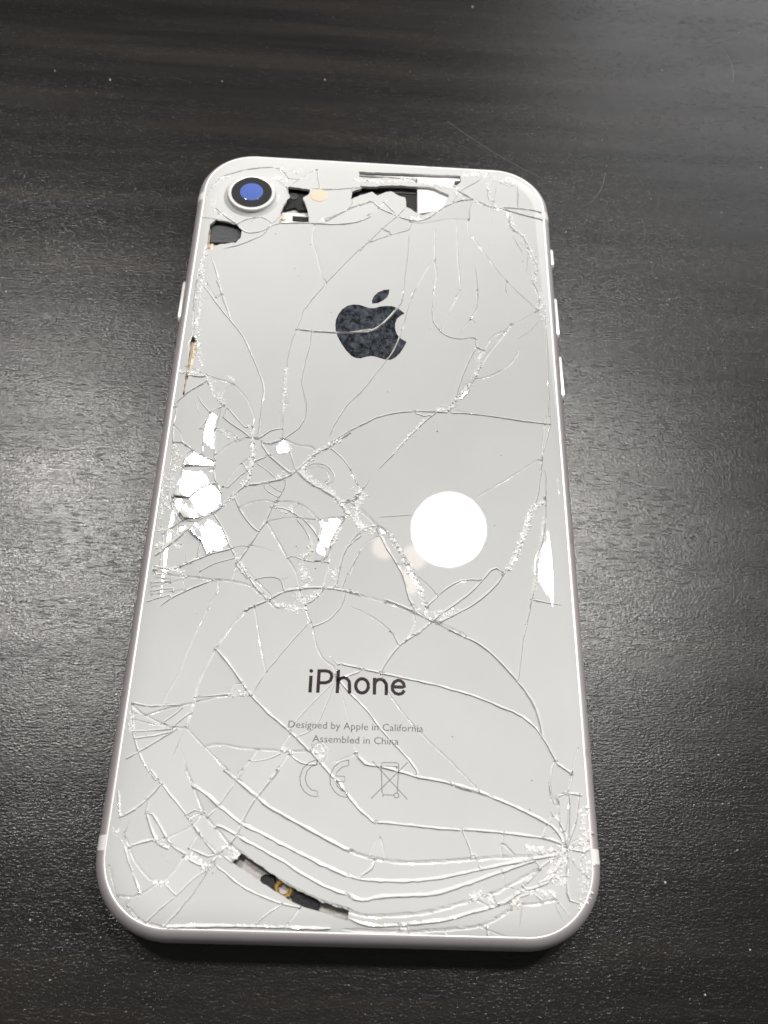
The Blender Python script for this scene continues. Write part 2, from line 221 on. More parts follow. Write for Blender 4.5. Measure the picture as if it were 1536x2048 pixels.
 (0.33,1,1,[(-31.01,-22.54),(-31.38,-23.33),(-26.18,-22.23),(-26.06,-22.2)]),
 (0.33,1,1,[(-30.91,-23.37),(-31.06,-22.66),(-27.85,-22.08),(-27.72,-22.69)]),
 (0.33,1,1,[(-31.46,-24.21),(-28.12,-23.2),(-27.78,-23.71)]),
 (0.33,1,1,[(-31.07,-19.19),(-31.25,-19.77),(-28.94,-20.01),(-28.88,-19.75)]),
 (0.33,1,1,[(-27.29,-18.39),(-27.27,-18.46),(-26.61,-20.47),(-26.18,-22.23),(-26.15,-22.36)]),
 (0.33,1,1,[(-21.39,-20.37),(-21.4,-20.69),(-21.18,-21.8),(-21.73,-23.37),(-22.55,-25.28),(-22.33,-25.37)]),
 (0.33,1,1,[(-29.05,-1.51),(-28.92,-1.49),(-24.11,-1.12),(-23.82,-1.1)]),
 (0.33,1,1,[(-29.08,-1.96),(-28.64,-1.99),(-27.27,-2.42),(-24.06,-1.62),(-23.79,-1.61)]),
 (0.33,1,1,[(-29.02,-3.89),(-29.05,-4.02),(-29.76,-7.02),(-29.79,-7.15)]),
 (0.33,1,1,[(-27.16,-12.26),(-26.98,-12.19),(-25.99,-13.32),(-24.59,-14.43),(-24.49,-14.51)]),
 (0.33,1,1,[(-31.05,3.16),(-31.04,3.03),(-30.87,-0.07),(-30.98,-2.61),(-30.72,-6.33),(-30.37,-6.31)]),
 (0.33,1,1,[(-30.85,-6.34),(-30.5,-6.32),(-29.52,-8.96),(-28.43,-10.83),(-28.04,-11.27)]),
 (0.33,1,1,[(-30.61,-13.09),(-30.45,-13.29),(-30.32,-15.85),(-30.2,-18.37),(-30.28,-18.91)]),
 (0.33,0,1,[(-29.8,-3.31),(-29.02,-0.74),(-28.72,-0.76)]),
 (0.33,1,1,[(-0.32,-14.83),(-0.36,-14.96),(-1.87,-18.03),(-2.81,-20.79),(-2.9,-21.47)]),
 (0.33,1,1,[(-10.33,-0.4),(-9.93,-0.77),(-8.41,0.08),(-6.39,-0.08),(-4.98,-1.54),(-4.91,-3.05),(-5.99,-3.61),(-6.3,-3.14)]),
 (0.33,1,1,[(-9.84,-0.57),(-9.45,-1.26),(-7.93,-0.54),(-6.12,-1.09),(-5.6,-2.58),(-6.23,-3.24),(-5.92,-3.72)]),
 (0.33,1,1,[(-13.78,-23.15),(-13.7,-23.25),(-12.79,-24.31),(-11.13,-24.46),(-9.94,-23.76),(-9.05,-21.5),(-9,-21.38)]),
 (0.33,1,1,[(-9.1,-21.38),(-9.05,-21.5),(-8.08,-23.68),(-6.49,-22.51),(-5.52,-21.13),(-5.49,-20.89)]),
 (0.33,1,1,[(-12.33,2.27),(-12.1,1.69),(-11.55,0.17),(-11.01,-1.34),(-10.96,-1.46)]),
 (0.33,1,1,[(-18.77,-17.28),(-18.8,-17.4),(-19.35,-20.38),(-19.42,-20.71)]),
 (0.33,1,1,[(-29.89,-7.01),(-29.76,-7.02),(-27.15,-7.14),(-26.98,-7.16)]),
 (0.33,1,1,[(-24.58,-14.3),(-24.59,-14.43),(-24.78,-16.52),(-24.45,-17.18)]),
 (0.33,0,1,[(-26.74,-15.92),(-26.29,-17.96),(-26.26,-18.09)]),
 (0.45,1,1,[(-16.45,-24.76),(-16.51,-24.9),(-17.93,-26.49),(-19.47,-28.89),(-20.57,-31),(-21.61,-33.53),(-22.41,-36.01),(-22.75,-38.64),(-23.11,-41.01),(-23.35,-42.5),(-23.37,-42.63)]),
 (0.45,1,1,[(-20.71,-31.01),(-20.45,-31.11),(-18.36,-33.41),(-16.4,-35.79),(-14.82,-37.71),(-12.39,-40),(-9.23,-42.44),(-6.98,-44.46),(-4.99,-46.26),(-2.56,-48.83),(-2.27,-48.81)]),
 (0.45,1,1,[(-8.49,-23.08),(-8.31,-23),(-7.71,-25.37),(-6.93,-27.23),(-6.09,-30.21),(-4.88,-32.22),(-3.52,-33.08),(-2.99,-34.85),(-3.18,-34.92)]),
 (0.45,1,1,[(-31.33,-39.5),(-31.38,-39.16),(-29.41,-39.63),(-26.89,-39.54),(-24.79,-39.36),(-24.7,-39.66)]),
 (0.45,1,1,[(-29.15,-40.94),(-29.02,-40.89),(-26.61,-40.06),(-23.12,-39.08),(-21.06,-38.47),(-18.55,-37.95),(-14.72,-37.7),(-14.86,-37.85)]),
 (0.45,1,1,[(-30.58,-43.46),(-30.52,-43.57),(-29.61,-45.61),(-28.26,-47.81),(-26.58,-49.6),(-26.32,-49.35)]),
 (0.45,1,1,[(-23.44,-42.41),(-23.35,-42.5),(-21.69,-44.11),(-19.39,-46.1),(-15.99,-49.04),(-16.11,-49.2)]),
 (0.45,1,1,[(-20.74,-45.11),(-20.56,-44.91),(-18.3,-44.62),(-15.12,-45.04),(-11.97,-45.14),(-9.03,-45.25),(-6.31,-45.06),(-6.18,-45.05)]),
 (0.45,1,1,[(-31.45,-39.29),(-31.35,-39.37),(-29.22,-41.01),(-25.45,-42.46),(-23.35,-42.5),(-23.22,-42.5)]),
 (0.33,1,1,[(-15.58,-24.43),(-15.67,-24.26),(-14.98,-27.08),(-13.97,-31.21),(-13.18,-34.11),(-12.96,-34.27)]),
 (0.33,1,1,[(-7.13,-26.42),(-7.42,-26.54),(-9.89,-29.67),(-11.89,-32.49),(-13.16,-34.34),(-14.21,-36.15),(-14.84,-37.49),(-15.04,-37.65)]),
 (0.33,1,1,[(-2.35,-21.28),(-2.44,-22.02),(-2.82,-23.73),(-4.53,-25.95),(-6.93,-27.23),(-7.04,-27.29)]),
 (0.33,1,1,[(-22.82,-38.17),(-22.59,-38.2),(-20.7,-37.91),(-17.73,-37.59),(-18.1,-37.42)]),
 (0.33,1,1,[(-18.12,-38.05),(-18.14,-37.82),(-17.43,-36.27),(-16.39,-35.9),(-16.24,-35.78)]),
 (0.33,1,1,[(-16.21,-37.93),(-16.24,-37.54),(-15.65,-36.86),(-15.47,-36.71)]),
 (0.33,1,1,[(-30.93,-40.55),(-31.37,-40.66),(-29.02,-40.89),(-28.89,-40.91)]),
 (0.33,1,1,[(-30.71,-41.41),(-31.04,-41.49),(-28.65,-42.05),(-25.23,-42.56),(-25.23,-42.34)]),
 (0.33,1,1,[(-30.71,-43.2),(-30.38,-43.15),(-27.69,-42.96),(-24.8,-42.65),(-24.77,-42.88)]),
 (0.33,1,1,[(-30.41,-44.12),(-30.24,-44.09),(-27.59,-43.69),(-24.79,-42.76),(-24.66,-42.71)]),
 (0.33,1,1,[(-31.07,-46.89),(-28.61,-45.37),(-25.75,-43.42),(-24.79,-42.76),(-24.68,-42.68)]),
 (0.33,1,1,[(-26.73,-42.11),(-26.59,-41.76),(-24.31,-39.77),(-24.44,-39.32)]),
 (0.33,1,1,[(-25.26,-42.6),(-25.26,-42.35),(-23.18,-40.37),(-22.89,-40.42)]),
 (0.33,1,1,[(-31.38,-39.25),(-31.35,-39.37),(-30.83,-41.49),(-30.52,-43.57),(-30.51,-43.7)]),
 (0.33,1,1,[(-13.41,-44.97),(-13.43,-45.29),(-14.53,-46.97),(-15.8,-48.83),(-15.54,-48.98)]),
 (0.33,1,1,[(-14.35,-46.47),(-13.93,-46.75),(-12.08,-46.38),(-10.26,-45.6),(-10.24,-45.08)]),
 (0.33,1,1,[(-8.69,-45.85),(-9.01,-45.56),(-10.14,-47.24),(-11.65,-49.15),(-11.37,-49.35)]),
 (0.33,1,1,[(-9.14,-45.52),(-8.79,-45.76),(-7.26,-46.74),(-5.37,-46.88),(-4.63,-46.62)]),
 (0.33,1,1,[(-8.94,-42.53),(-9,-42.65),(-9.74,-44.14),(-10.29,-45.19),(-10.35,-45.32)]),
 (0.33,1,1,[(-3.11,-34.99),(-3.2,-35.08),(-5.26,-37.36),(-7.48,-39.83),(-9.24,-42.23),(-9.42,-42.46)]),
 (0.33,1,1,[(-3.16,-34.96),(-3.2,-35.08),(-4.15,-37.98),(-5.27,-41.04),(-6.26,-42.34),(-8.12,-43.14),(-8.36,-43.4)]),
 (0.33,0,0,[(-23.88,-43.35),(-24.76,-46.28)]),
 (0.33,0,1,[(-23.57,-45.83),(-22.1,-49.47),(-21.89,-49.34)]),
 (0.33,1,1,[(-21.65,-22.75),(-21.44,-22.82),(-23.2,-27.18),(-24.3,-30.92),(-25.51,-35.24),(-26.67,-37.91),(-26.93,-39.22),(-26.91,-39.67)]),
 (0.33,1,1,[(-5.73,-44.7),(-5.94,-44.22),(-4.91,-43.77),(-3.92,-44.57),(-3.85,-46.02),(-4.76,-46.66),(-4.58,-46.5)]),
 (0.33,1,1,[(-5.95,-44.09),(-5.92,-44.64),(-4.89,-44.19),(-4.31,-45.21),(-4.78,-46.25),(-4.99,-46.45)]),
 (0.45,1,1,[(-2.99,-32.8),(-2.64,-32.6),(0.55,-33.23),(3.24,-33.75),(7.15,-34.48),(12.02,-35.41),(16.87,-36.71),(20.47,-38.04),(23.56,-39.38),(25.41,-40.98),(26.51,-42.6),(27.58,-44.66),(28.22,-45.79),(30.03,-46.99),(30.14,-47.06)]),
 (0.45,1,1,[(3.59,-23.08),(3.74,-22.62),(7.04,-23.82),(10.58,-25.53),(14.08,-27.23),(17.8,-29.02),(20.23,-31.1),(22.95,-34.15),(24.44,-36.19),(25.55,-38.35),(26.04,-40.49),(26.32,-41.9),(26.02,-42.11)]),
 (0.45,1,1,[(10.65,-25.68),(10.58,-25.79),(7.83,-27.99),(5.62,-29.88),(4.42,-31.45),(3.24,-33.5),(3.17,-33.87)]),
 (0.45,1,1,[(-2.84,-34.96),(-2.55,-34.71),(-0.16,-33.88),(0.55,-33.35),(0.6,-33.11)]),
 (0.45,1,1,[(28.08,-45.27),(27.52,-45.58),(26.88,-48.33),(26.97,-50.61),(27.28,-50.5)]),
 (0.45,1,1,[(7.89,-23.07),(7.54,-23.27),(8.07,-25.9),(6.6,-29.07),(6.53,-29.17)]),
 (0.45,1,1,[(30.07,-46.87),(30.03,-46.99),(29.42,-48.93),(28.89,-49.84),(28.78,-49.62)]),
 (0.33,1,1,[(3.2,-33.63),(3.24,-33.75),(3.76,-35.22),(4.77,-37.14),(7.21,-40.18),(10.08,-43.14),(13.13,-45.81),(15.66,-48.23),(17.02,-49.64),(16.97,-49.87)]),
 (0.33,1,1,[(-3.38,-34.14),(-3.3,-34.24),(-1.01,-36.86),(1.22,-38.95),(3.68,-41.95),(6.08,-44.43),(7.98,-46.43),(8.68,-47.77),(8.59,-48.15)]),
 (0.33,1,1,[(-3.34,-34.12),(-3.3,-34.24),(-2.2,-37.14),(-1.11,-40.46),(0.13,-45.08),(0.16,-45.21)]),
 (0.33,1,0,[(0.36,-45.15),(0.25,-45.2),(-3.41,-46.79)]),
 (0.33,1,1,[(25.79,-21.76),(25.56,-21.71),(25.04,-24.42),(24.08,-28.39),(23.08,-34.02),(22.84,-34.22)]),
 (0.33,1,1,[(29.99,-47.11),(30.03,-46.99),(31.25,-43.38)]),
 (0.33,1,1,[(4.4,-27.54),(4.58,-27.34),(5.73,-29.24),(6.09,-29.65)]),
 (0.33,0,1,[(-4.16,-31.53),(-2.88,-32.73),(-2.53,-32.54)]),
 (0.58,1,1,[(0.04,-44.99),(0.13,-45.08),(1.46,-46.53),(3.79,-46.9),(6.12,-47.4),(8.92,-48.1),(12.4,-48.66),(17.02,-49.75),(18.85,-50.47),(18.96,-50.56)]),
 (0.58,1,1,[(13.39,-48.76),(13.33,-48.98),(16.79,-49.85),(20.36,-51.01),(23.19,-52.18),(25.76,-53.35),(27.36,-54.43),(28.43,-56.17),(28.65,-56.12)]),
 (0.58,1,1,[(2.86,-54.28),(3,-54.11),(7.71,-54.42),(12.42,-54.73),(17.14,-54.82),(21.86,-55.14),(24.45,-55.4),(26.57,-55.67),(28.42,-56.39),(28.7,-56.32)]),
 (0.58,1,1,[(-0.29,-57.88),(-0.22,-57.65),(0.56,-58.13),(3.12,-58.7),(6.59,-59.04),(10.06,-58.95),(14.71,-58.55),(19.39,-58.1),(23.62,-57.84),(23.75,-57.83)]),
 (0.58,1,1,[(-0.22,-60.9),(-0.09,-60.94),(2.28,-61.28),(7.31,-61.26),(11.21,-60.85),(15.84,-59.87),(20.53,-58.79),(23.83,-58.16),(27.63,-57.51),(27.75,-57.78)]),
 (0.58,1,1,[(-0.02,-63.05),(0,-63.23),(1.67,-63.7),(4.15,-63.23),(10.52,-62.76),(14.66,-61.61),(18.85,-60.12),(24.06,-58.37),(24.2,-58.21)]),
 (0.58,1,1,[(0.06,-64.83),(0.07,-65.04),(2.4,-65.54),(8.26,-65.19),(12.33,-64.38),(16,-63.25),(19.24,-62.23),(24.7,-59.43),(24.84,-59.58)]),
 (0.58,0,1,[(-0.28,-65.8),(1.98,-66.46),(4.45,-66.61),(8.49,-66.21),(12.32,-65.71),(16.42,-64.59),(19.18,-63.9),(22.24,-62.15),(22.35,-62.09)]),
 (0.58,0,1,[(-1.12,-67.14),(3.35,-67.24),(7.82,-67.24),(12.76,-66.82),(16.38,-66.43),(18.67,-65.56),(20.77,-64.28),(20.77,-63.53)]),
 (0.45,1,1,[(-2.69,-48.83),(-2.4,-48.81),(0.59,-52.27),(3,-54.22),(3.02,-53.98)]),
 (0.45,1,1,[(3.07,-58.83),(3.12,-58.6),(2.69,-59.89),(1.35,-60.78),(1.27,-61.27)]),
 (0.45,1,1,[(18.72,-62.96),(18.06,-63.3),(18.5,-63.92),(20.56,-63.66),(23.77,-63.69),(26.57,-63.1),(26.93,-63.09)]),
 (0.45,1,1,[(28.62,-56.87),(28.74,-56.82),(31.8,-55.64),(31.92,-55.59)]),
 (0.45,1,1,[(28.61,-56.81),(28.74,-56.82),(30.74,-56.99),(31.7,-56.74)]),
 (0.45,1,1,[(28.62,-56.74),(28.64,-56.61),(29.1,-53.48),(29.32,-50.28),(29.06,-49.71)]),
 (0.45,1,1,[(28.71,-57.22),(28.59,-57.27),(25.93,-58.43),(23.96,-60.2),(22.5,-61.51),(22.84,-61.21)]),
 (0.45,1,1,[(28.67,-57.16),(28.59,-57.27),(26.79,-59.7),(25.77,-61.01),(22.94,-61.93),(22.45,-61.38)]),
 (0.45,1,0,[(28.46,-57.22),(28.81,-57.48),(28.33,-60.94),(28.65,-63.05),(30.7,-63.42)]),
 (0.45,1,1,[(28.29,-56.53),(28.15,-56.84),(23.62,-57.84),(23.49,-57.86)]),
 (0.45,1,1,[(27.89,-50.9),(27.63,-50.33),(29.13,-49.59),(31.3,-49.76)]),
 (0.33,1,1,[(14.78,-54.65),(14.77,-55),(15.67,-57.18),(15.88,-58.26),(15.91,-58.57)]),
 (0.33,1,1,[(15.69,-57.94),(16.36,-57.81),(17.01,-59.52),(17.06,-59.73)]),
 (0.33,1,1,[(2.31,-58.65),(2.41,-58.18),(2.84,-56.87),(3.63,-55.86),(4.38,-58.13),(4.3,-58.95)]),
 (0.33,1,1,[(19.79,-59.67),(20.01,-60.3),(20.42,-61.57),(22.24,-62.15),(22.36,-62.19)]),
 (0.33,1,1,[(18.37,-62.37),(18.53,-62.88),(18.96,-63.7),(19,-63.99)]),
 (0.33,1,1,[(16.14,-63.07),(16.23,-63.35),(18.04,-64.03),(18.1,-64.3)]),
 (0.33,1,1,[(21.26,-62.57),(21.51,-63.01),(23.85,-62.32),(24.95,-63.14),(25.04,-63.55)]),
 (0.33,1,0,[(26.44,-63.1),(26.8,-63.09),(28.94,-65.32)]),
 (0.33,1,0,[(27.19,-63.31),(26.76,-63.72),(27.77,-65.76)]),
 (0.33,1,0,[(22.15,-63.54),(22.14,-64.25),(21.81,-66.51)]),
 (0.33,1,1,[(17.62,-66.79),(17.74,-66.4),(17.91,-68.02)]),
 (0.33,1,1,[(12.28,-66.73),(12.31,-67.13),(12.75,-67.93)]),
 (0.33,1,1,[(28.65,-56.74),(28.64,-56.61),(28.33,-54.17),(26.78,-52.19),(27.13,-52.79)]),
 (0.33,1,1,[(28.87,-56.82),(28.62,-56.83),(25.4,-55.37),(25.37,-55.65)]),
 (0.33,1,1,[(28.67,-57.82),(28.78,-57.92),(30.52,-59.82),(31.42,-60.22),(31.54,-60.28)]),
 (0.33,1,1,[(25.35,-55.49),(25.68,-54.7),(26.74,-52.87),(27.99,-52.15),(27.74,-52.16)]),
 (0.33,1,1,[(27.02,-48.32),(26.78,-48.27),(26.93,-49.89),(27.34,-51.03),(27.97,-51.02)]),
 (0.33,1,1,[(30.3,-46.59),(30.08,-46.52),(29.11,-49.83),(28.84,-49.67)]),
 (0.33,0,1,[(26.62,-54.89),(28.54,-54.62),(28.26,-54.65)]),
 (0.33,1,1,[(23.88,-58.28),(23.84,-58.05),(24.95,-59.1),(25.14,-59.96),(24.64,-59.41)]),
 (0.33,1,1,[(31.02,-56.79),(31.18,-57.42),(30.37,-58.74),(31.42,-60.22),(31.5,-60.33)]),
 (0.33,1,1,[(24.75,-61.48),(24.61,-61.04),(26.26,-60.57),(28.16,-60.09),(28.57,-60.15)]),
 (0.33,1,1,[(22.7,-61.42),(22.74,-61.3),(23.02,-60.44),(23.96,-60.2),(24.09,-60.17)]),
 (0.33,1,1,[(29.57,-56.64),(29.38,-56.15),(31.37,-54.98),(31.8,-55.64),(31.87,-55.75)]),
 (0.33,1,1,[(20.23,-54.9),(20.19,-55.51),(19.79,-56.63),(19.86,-57.94),(19.88,-58.2)]),
 (0.33,1,1,[(19.74,-56.38),(20.38,-56.61),(21.51,-57.67),(21.54,-58.1)]),
 (0.33,1,1,[(28.58,-56.73),(28.64,-56.61),(30.06,-53.45),(30.76,-50.47),(30.83,-49.59)]),
 (0.33,1,1,[(28.67,-56.73),(28.64,-56.61),(27.9,-53.51),(27.84,-50.79),(27.57,-50.22)]),
 (0.33,1,1,[(6.49,-66.54),(6.46,-66.26),(6.7,-67.26),(6.73,-67.36)]),
 (0.33,1,1,[(7.5,-66.44),(7.48,-66.23),(7.71,-67.24),(7.74,-67.36)]),
 (0.33,1,1,[(16.73,-66.16),(16.83,-66.42),(21.3,-67.74),(25.85,-67.23)]),
 (0.45,1,1,[(-27.74,-48.56),(-27.48,-48.32),(-25.63,-50.25),(-23.31,-52.58),(-21.25,-54.87),(-19.22,-57.13),(-17.51,-58.75),(-17.03,-59.15),(-16.69,-58.64)]),
 (0.45,1,1,[(-22.52,-48.09),(-22.73,-48.17),(-21.59,-50.13),(-20.41,-52.49),(-19.33,-54.18),(-17.35,-56.03),(-16,-57.36),(-14.46,-58.46),(-14.36,-58.54)]),
 (0.45,1,1,[(-18.13,-60.26),(-17.6,-59.98),(-16.19,-60.96),(-13.42,-62.71),(-10.51,-63.83),(-8.53,-64.38),(-6.34,-64.72),(-6.22,-64.74)]),
 (0.45,1,1,[(-25.75,-49.95),(-26.08,-50.27),(-27.41,-52.05),(-29,-53.39),(-30.42,-54.29),(-30.79,-54.38)]),
 (0.45,1,1,[(-27.47,-53.82),(-27.16,-53.87),(-26.48,-53.96),(-25.15,-55.62),(-23.56,-57.67),(-22.14,-58.46),(-21.49,-58.83)]),
 (0.45,1,1,[(-27.05,-53.75),(-27.11,-54.19),(-26.16,-56.28),(-25.33,-57.51),(-23.94,-58.09),(-23.82,-58.14)]),
 (0.45,1,1,[(-29.1,-58.06),(-28.98,-58.02),(-26.05,-57.11),(-25.33,-57.51),(-25.22,-57.57)]),
 (0.45,1,1,[(-25.55,-57.43),(-25.36,-57.3),(-23.28,-56.41),(-21.2,-55.3),(-20.42,-54.43),(-20.11,-53.71)]),
 (0.45,1,1,[(-10.62,-47.63),(-10.42,-47.79),(-12.68,-50.96),(-13.67,-52.51),(-14.61,-54.47),(-15.32,-56.4),(-16.1,-57.47),(-17.31,-58.54),(-18.42,-60.41),(-18.49,-60.52)]),
 (0.45,1,1,[(-20.13,-56.21),(-20.2,-56.32),(-21.3,-58.23),(-22.02,-59.48),(-22.73,-60.73),(-24.06,-62.17),(-25.85,-63.22),(-27.66,-64.05),(-29.6,-63.9),(-29.73,-63.89)]),
 (0.45,1,1,[(-21.27,-57.92),(-21.1,-58.02),(-18.58,-58.98),(-17.31,-58.54),(-17.19,-58.49)]),
 (0.45,1,1,[(-21.85,-58.94),(-21.63,-59.06),(-19.77,-60.04),(-18.01,-60.2),(-18.34,-60.01)]),
 (0.45,0,1,[(-30.47,-56.82),(-29.66,-57.84),(-28.71,-59.87),(-28.12,-60.87),(-28.08,-61.2)]),
 (0.45,1,1,[(-29.82,-56.26),(-29.6,-56.79),(-28.67,-58.63),(-27.57,-60.24),(-25.83,-61.82),(-24.7,-62.19),(-24.48,-62.57)]),
 (0.45,1,1,[(-15.87,-57.29),(-15.99,-57.46),(-15.22,-59.72),(-15.57,-59.57)]),
 (0.45,1,1,[(-17.27,-58.33),(-17.09,-58.53),(-15.45,-59.62),(-15.15,-59.52)]),
 (0.58,1,1,[(-21.7,-50.07),(-21.59,-50.13),(-19.41,-51.38),(-17.7,-52.74),(-14.82,-54.69),(-12.27,-55.79),(-9.5,-57.08),(-6.53,-58.35),(-3.14,-59.81),(-0.09,-60.92),(0.03,-60.99)]),
 (0.58,1,1,[(-17.28,-47.75),(-17.5,-48.01),(-15.78,-49.29),(-12.87,-51.4),(-11.18,-52.66),(-7.91,-54.28),(-3.76,-56.29),(-1.03,-57.52),(-0.22,-57.77),(-0.1,-57.57)]),
 (0.58,1,1,[(-18.2,-55.42),(-17.9,-55.1),(-16.98,-55.39),(-15.11,-56.29),(-12.1,-57.77),(-8.66,-59.44),(-5.25,-61.29),(-2.57,-62.44),(-0,-63.18),(0.01,-63.36)]),
 (0.58,1,1,[(-14.57,-58.39),(-14.46,-58.46),(-11.89,-60.24),(-8.48,-61.98),(-4.02,-63.87),(0.07,-64.96),(0.08,-65.17)]),
 (0.58,1,0,[(-23.5,-67.37),(-23.37,-67.36),(-13.45,-67.04),(-5.33,-67.14),(-2.13,-67.07)]),
 (0.33,1,1,[(-8.66,-64.21),(-8.73,-64.48),(-10.17,-65.4),(-11.77,-66.71),(-11.78,-67.19)]),
 (0.33,1,1,[(-6.27,-64.61),(-6.34,-64.72),(-7.13,-65.92),(-8.11,-67.11),(-8.2,-67.21)]),
 (0.33,1,1,[(-27.54,-51.99),(-27.13,-52.48),(-27.36,-53.99),(-27.04,-53.81)]),
 (0.33,1,1,[(-15.27,-47.82),(-15.11,-47.93),(-15.98,-49.52),(-17.17,-51.31),(-17.93,-52.64),(-19.33,-54.18),(-19.42,-54.28)]),
 (0.33,1,1,[(-21.33,-54.77),(-21.25,-54.87),(-20.2,-56.32),(-18.76,-57.33),(-17.53,-58.54),(-17.47,-58.73)]),
 (0.33,1,1,[(-18.32,-60.33),(-18.42,-60.41),(-20.43,-61.88),(-22.14,-63.72),(-24.25,-65.54),(-25.76,-66.94),(-25.71,-66.73)]),
 (0.33,1,1,[(-18.81,-60.53),(-18.6,-60.82),(-19.86,-63.07),(-21.52,-65.28),(-23.19,-67.17),(-23.18,-67.49)]),
 (0.33,1,1,[(-24.16,-62.09),(-24.06,-62.17),(-22.14,-63.72),(-22.04,-63.8)]),
 (0.33,0,0,[(-24.73,-58.73),(-24.19,-59.54),(-23.26,-60.03)]),
 (0.33,1,1,[(-30.38,-54.16),(-30.58,-54.72),(-31.47,-51.09)]),
 (0.33,1,0,[(-29.55,-56.91),(-29.77,-56.38),(-29.26,-54.68)]),
 (0.33,1,1,[(-31.23,-60.34),(-29.81,-63.91),(-29.47,-63.9)]),
 (0.33,1,1,[(-28.14,-60.74),(-28.1,-61.07),(-26.95,-63.04),(-26.63,-63.72)]),
 (0.33,1,1,[(-28.23,-64.95),(-28.15,-65.05),(-26.86,-66.58),(-26.58,-66.25)]),
 (0.33,1,1,[(-29.72,-63.87),(-29.6,-63.9),(-28.05,-64.26),(-28.57,-65.06),(-28.02,-65.05)]),
 (0.33,1,1,[(-28.25,-64.96),(-28.15,-65.05),(-26.2,-66.75),(-23.37,-67.36),(-23.25,-67.39)]),
 (0.33,1,1,[(-22.01,-53.84),(-22.24,-54.05),(-21,-53.27),(-19.62,-53.55),(-19.81,-53.67)]),
 (0.33,1,1,[(-21.58,-54.32),(-21.75,-54.46),(-20.5,-53.68),(-19.33,-54.18),(-19.21,-54.23)]),
 (0.33,1,1,[(-23.53,-57.49),(-23.78,-57.67),(-23.94,-58.09),(-24.65,-57.7),(-24.74,-57.9)]),
 (0.45,1,1,[(-23.76,10.34),(-23.67,10.25),(-23.06,9.63),(-23.43,7.93),(-23.46,7.81)]),
 (0.45,1,1,[(-24.06,10.09),(-24.08,9.96),(-24.3,7.89),(-24.6,5.47),(-24.61,5.35)]),
 (0.45,1,1,[(-25.63,8.7),(-25.67,8.58),(-26.15,7.02),(-26.38,5.38),(-26.4,5.25)]),
 (0.45,1,1,[(-28.82,-0.34),(-28.83,-0.47),(-28.92,-1.49),(-29.05,-4.02),(-29.06,-4.15)]),
 (0.45,1,1,[(-29.79,-6.89),(-29.76,-7.02),(-29.47,-8.47),(-28.54,-9.87),(-27.79,-10.8),(-27.71,-10.9)]),
 (0.45,1,1,[(-22.42,-5.79),(-22.4,-5.92),(-22.05,-8.23),(-22.22,-8.08)]),
 (0.33,1,1,[(-24.65,-14.31),(-24.59,-14.43),(-23.52,-16.47),(-23.42,-16.66)]),
 (0.33,1,1,[(-13.36,4.44),(-13.42,4.36),(-14.64,2.59),(-14.11,1.45),(-12.14,2.21),(-12.31,2.98),(-13.42,4.36),(-13.51,4.44)]),
 (0.33,1,1,[(-27.65,1.56),(-27.75,1.64),(-28.85,2.49),(-28.54,0.83),(-27.73,1.51),(-27.59,1.66)]),
 (0.33,1,1,[(-28.71,-11.51),(-28.28,-12.01),(-27.25,-11.72),(-26.95,-12.42),(-28.1,-13.42),(-28.28,-12.01),(-28.71,-11.51)]),
 (0.33,0,0,[(1.77,-11.75),(2.8,-10.39),(3.89,-11.39),(2.14,-12.31),(1.77,-11.75)]),
]
HOLES = {
 "h1":[(-16.44,59.9),(-14.55,59.73),(-12.42,59.41),(-12.58,58.13),(-13.58,57.26),(-13.01,55.58),(-12.43,53.76),(-12.05,51.17),(-17.62,50.61),(-17.3,52.47),(-17.5,53.69),(-17.04,55.27),(-16.02,57.23),(-16.64,59.41)],
 "h2":[(-29.23,50.66),(-27.27,50.35),(-25.39,49.73),(-24.24,48.31),(-24.3,46.51),(-25.08,45.27),(-27.72,44.79),(-28.98,44.11),(-29.02,43.37),(-30.14,43.44),(-30.23,49.38)],
 "h3":[(-4.72,57.47),(-4.22,59.73),(-2.6,60.49),(-2.96,61.03),(0.17,61.13),(1.73,61.47),(3.04,61.71),(7.76,61.79),(10.13,61.9),(11.71,61.38),(14.07,60.15),(13.26,57.27),(12.73,56.54),(10.65,55.34),(8.84,54.52),(7.8,55.13),(5.98,56.37),(5.7,58.8),(4.65,59.07),(3.07,60.18),(2.03,59.93),(0.49,58.93),(-0.58,59.8),(-2.89,58.77)],
 "h4":[(-14.36,-58.46),(-11,-60.42),(-8.26,-62.08),(-4.02,-63.87),(-0.06,-64.97),(-0.23,-66.15),(-2.85,-65.43),(-6.58,-64.43),(-7.91,-63.87),(-9.72,-62.92),(-11.77,-61.66),(-15.45,-59.62)],
 "h5":[(-30.52,23.94),(-29.6,23.85),(-29.34,20.65),(-29.77,17.61),(-30.3,14.61),(-30.34,12.22),(-30.67,12.2),(-30.61,16.2),(-30.51,20.03)],
 "h6":[(-3.36,64.81),(3.51,64.99),(10.13,65.22),(16.38,65.35),(16.49,63.77),(15.14,62.08),(13.83,62.55),(10.66,62.73),(8.02,62.38),(7.36,63.34),(4.85,63.5),(2.21,63.66),(-0.41,63.3),(-3.18,63.45)],
}
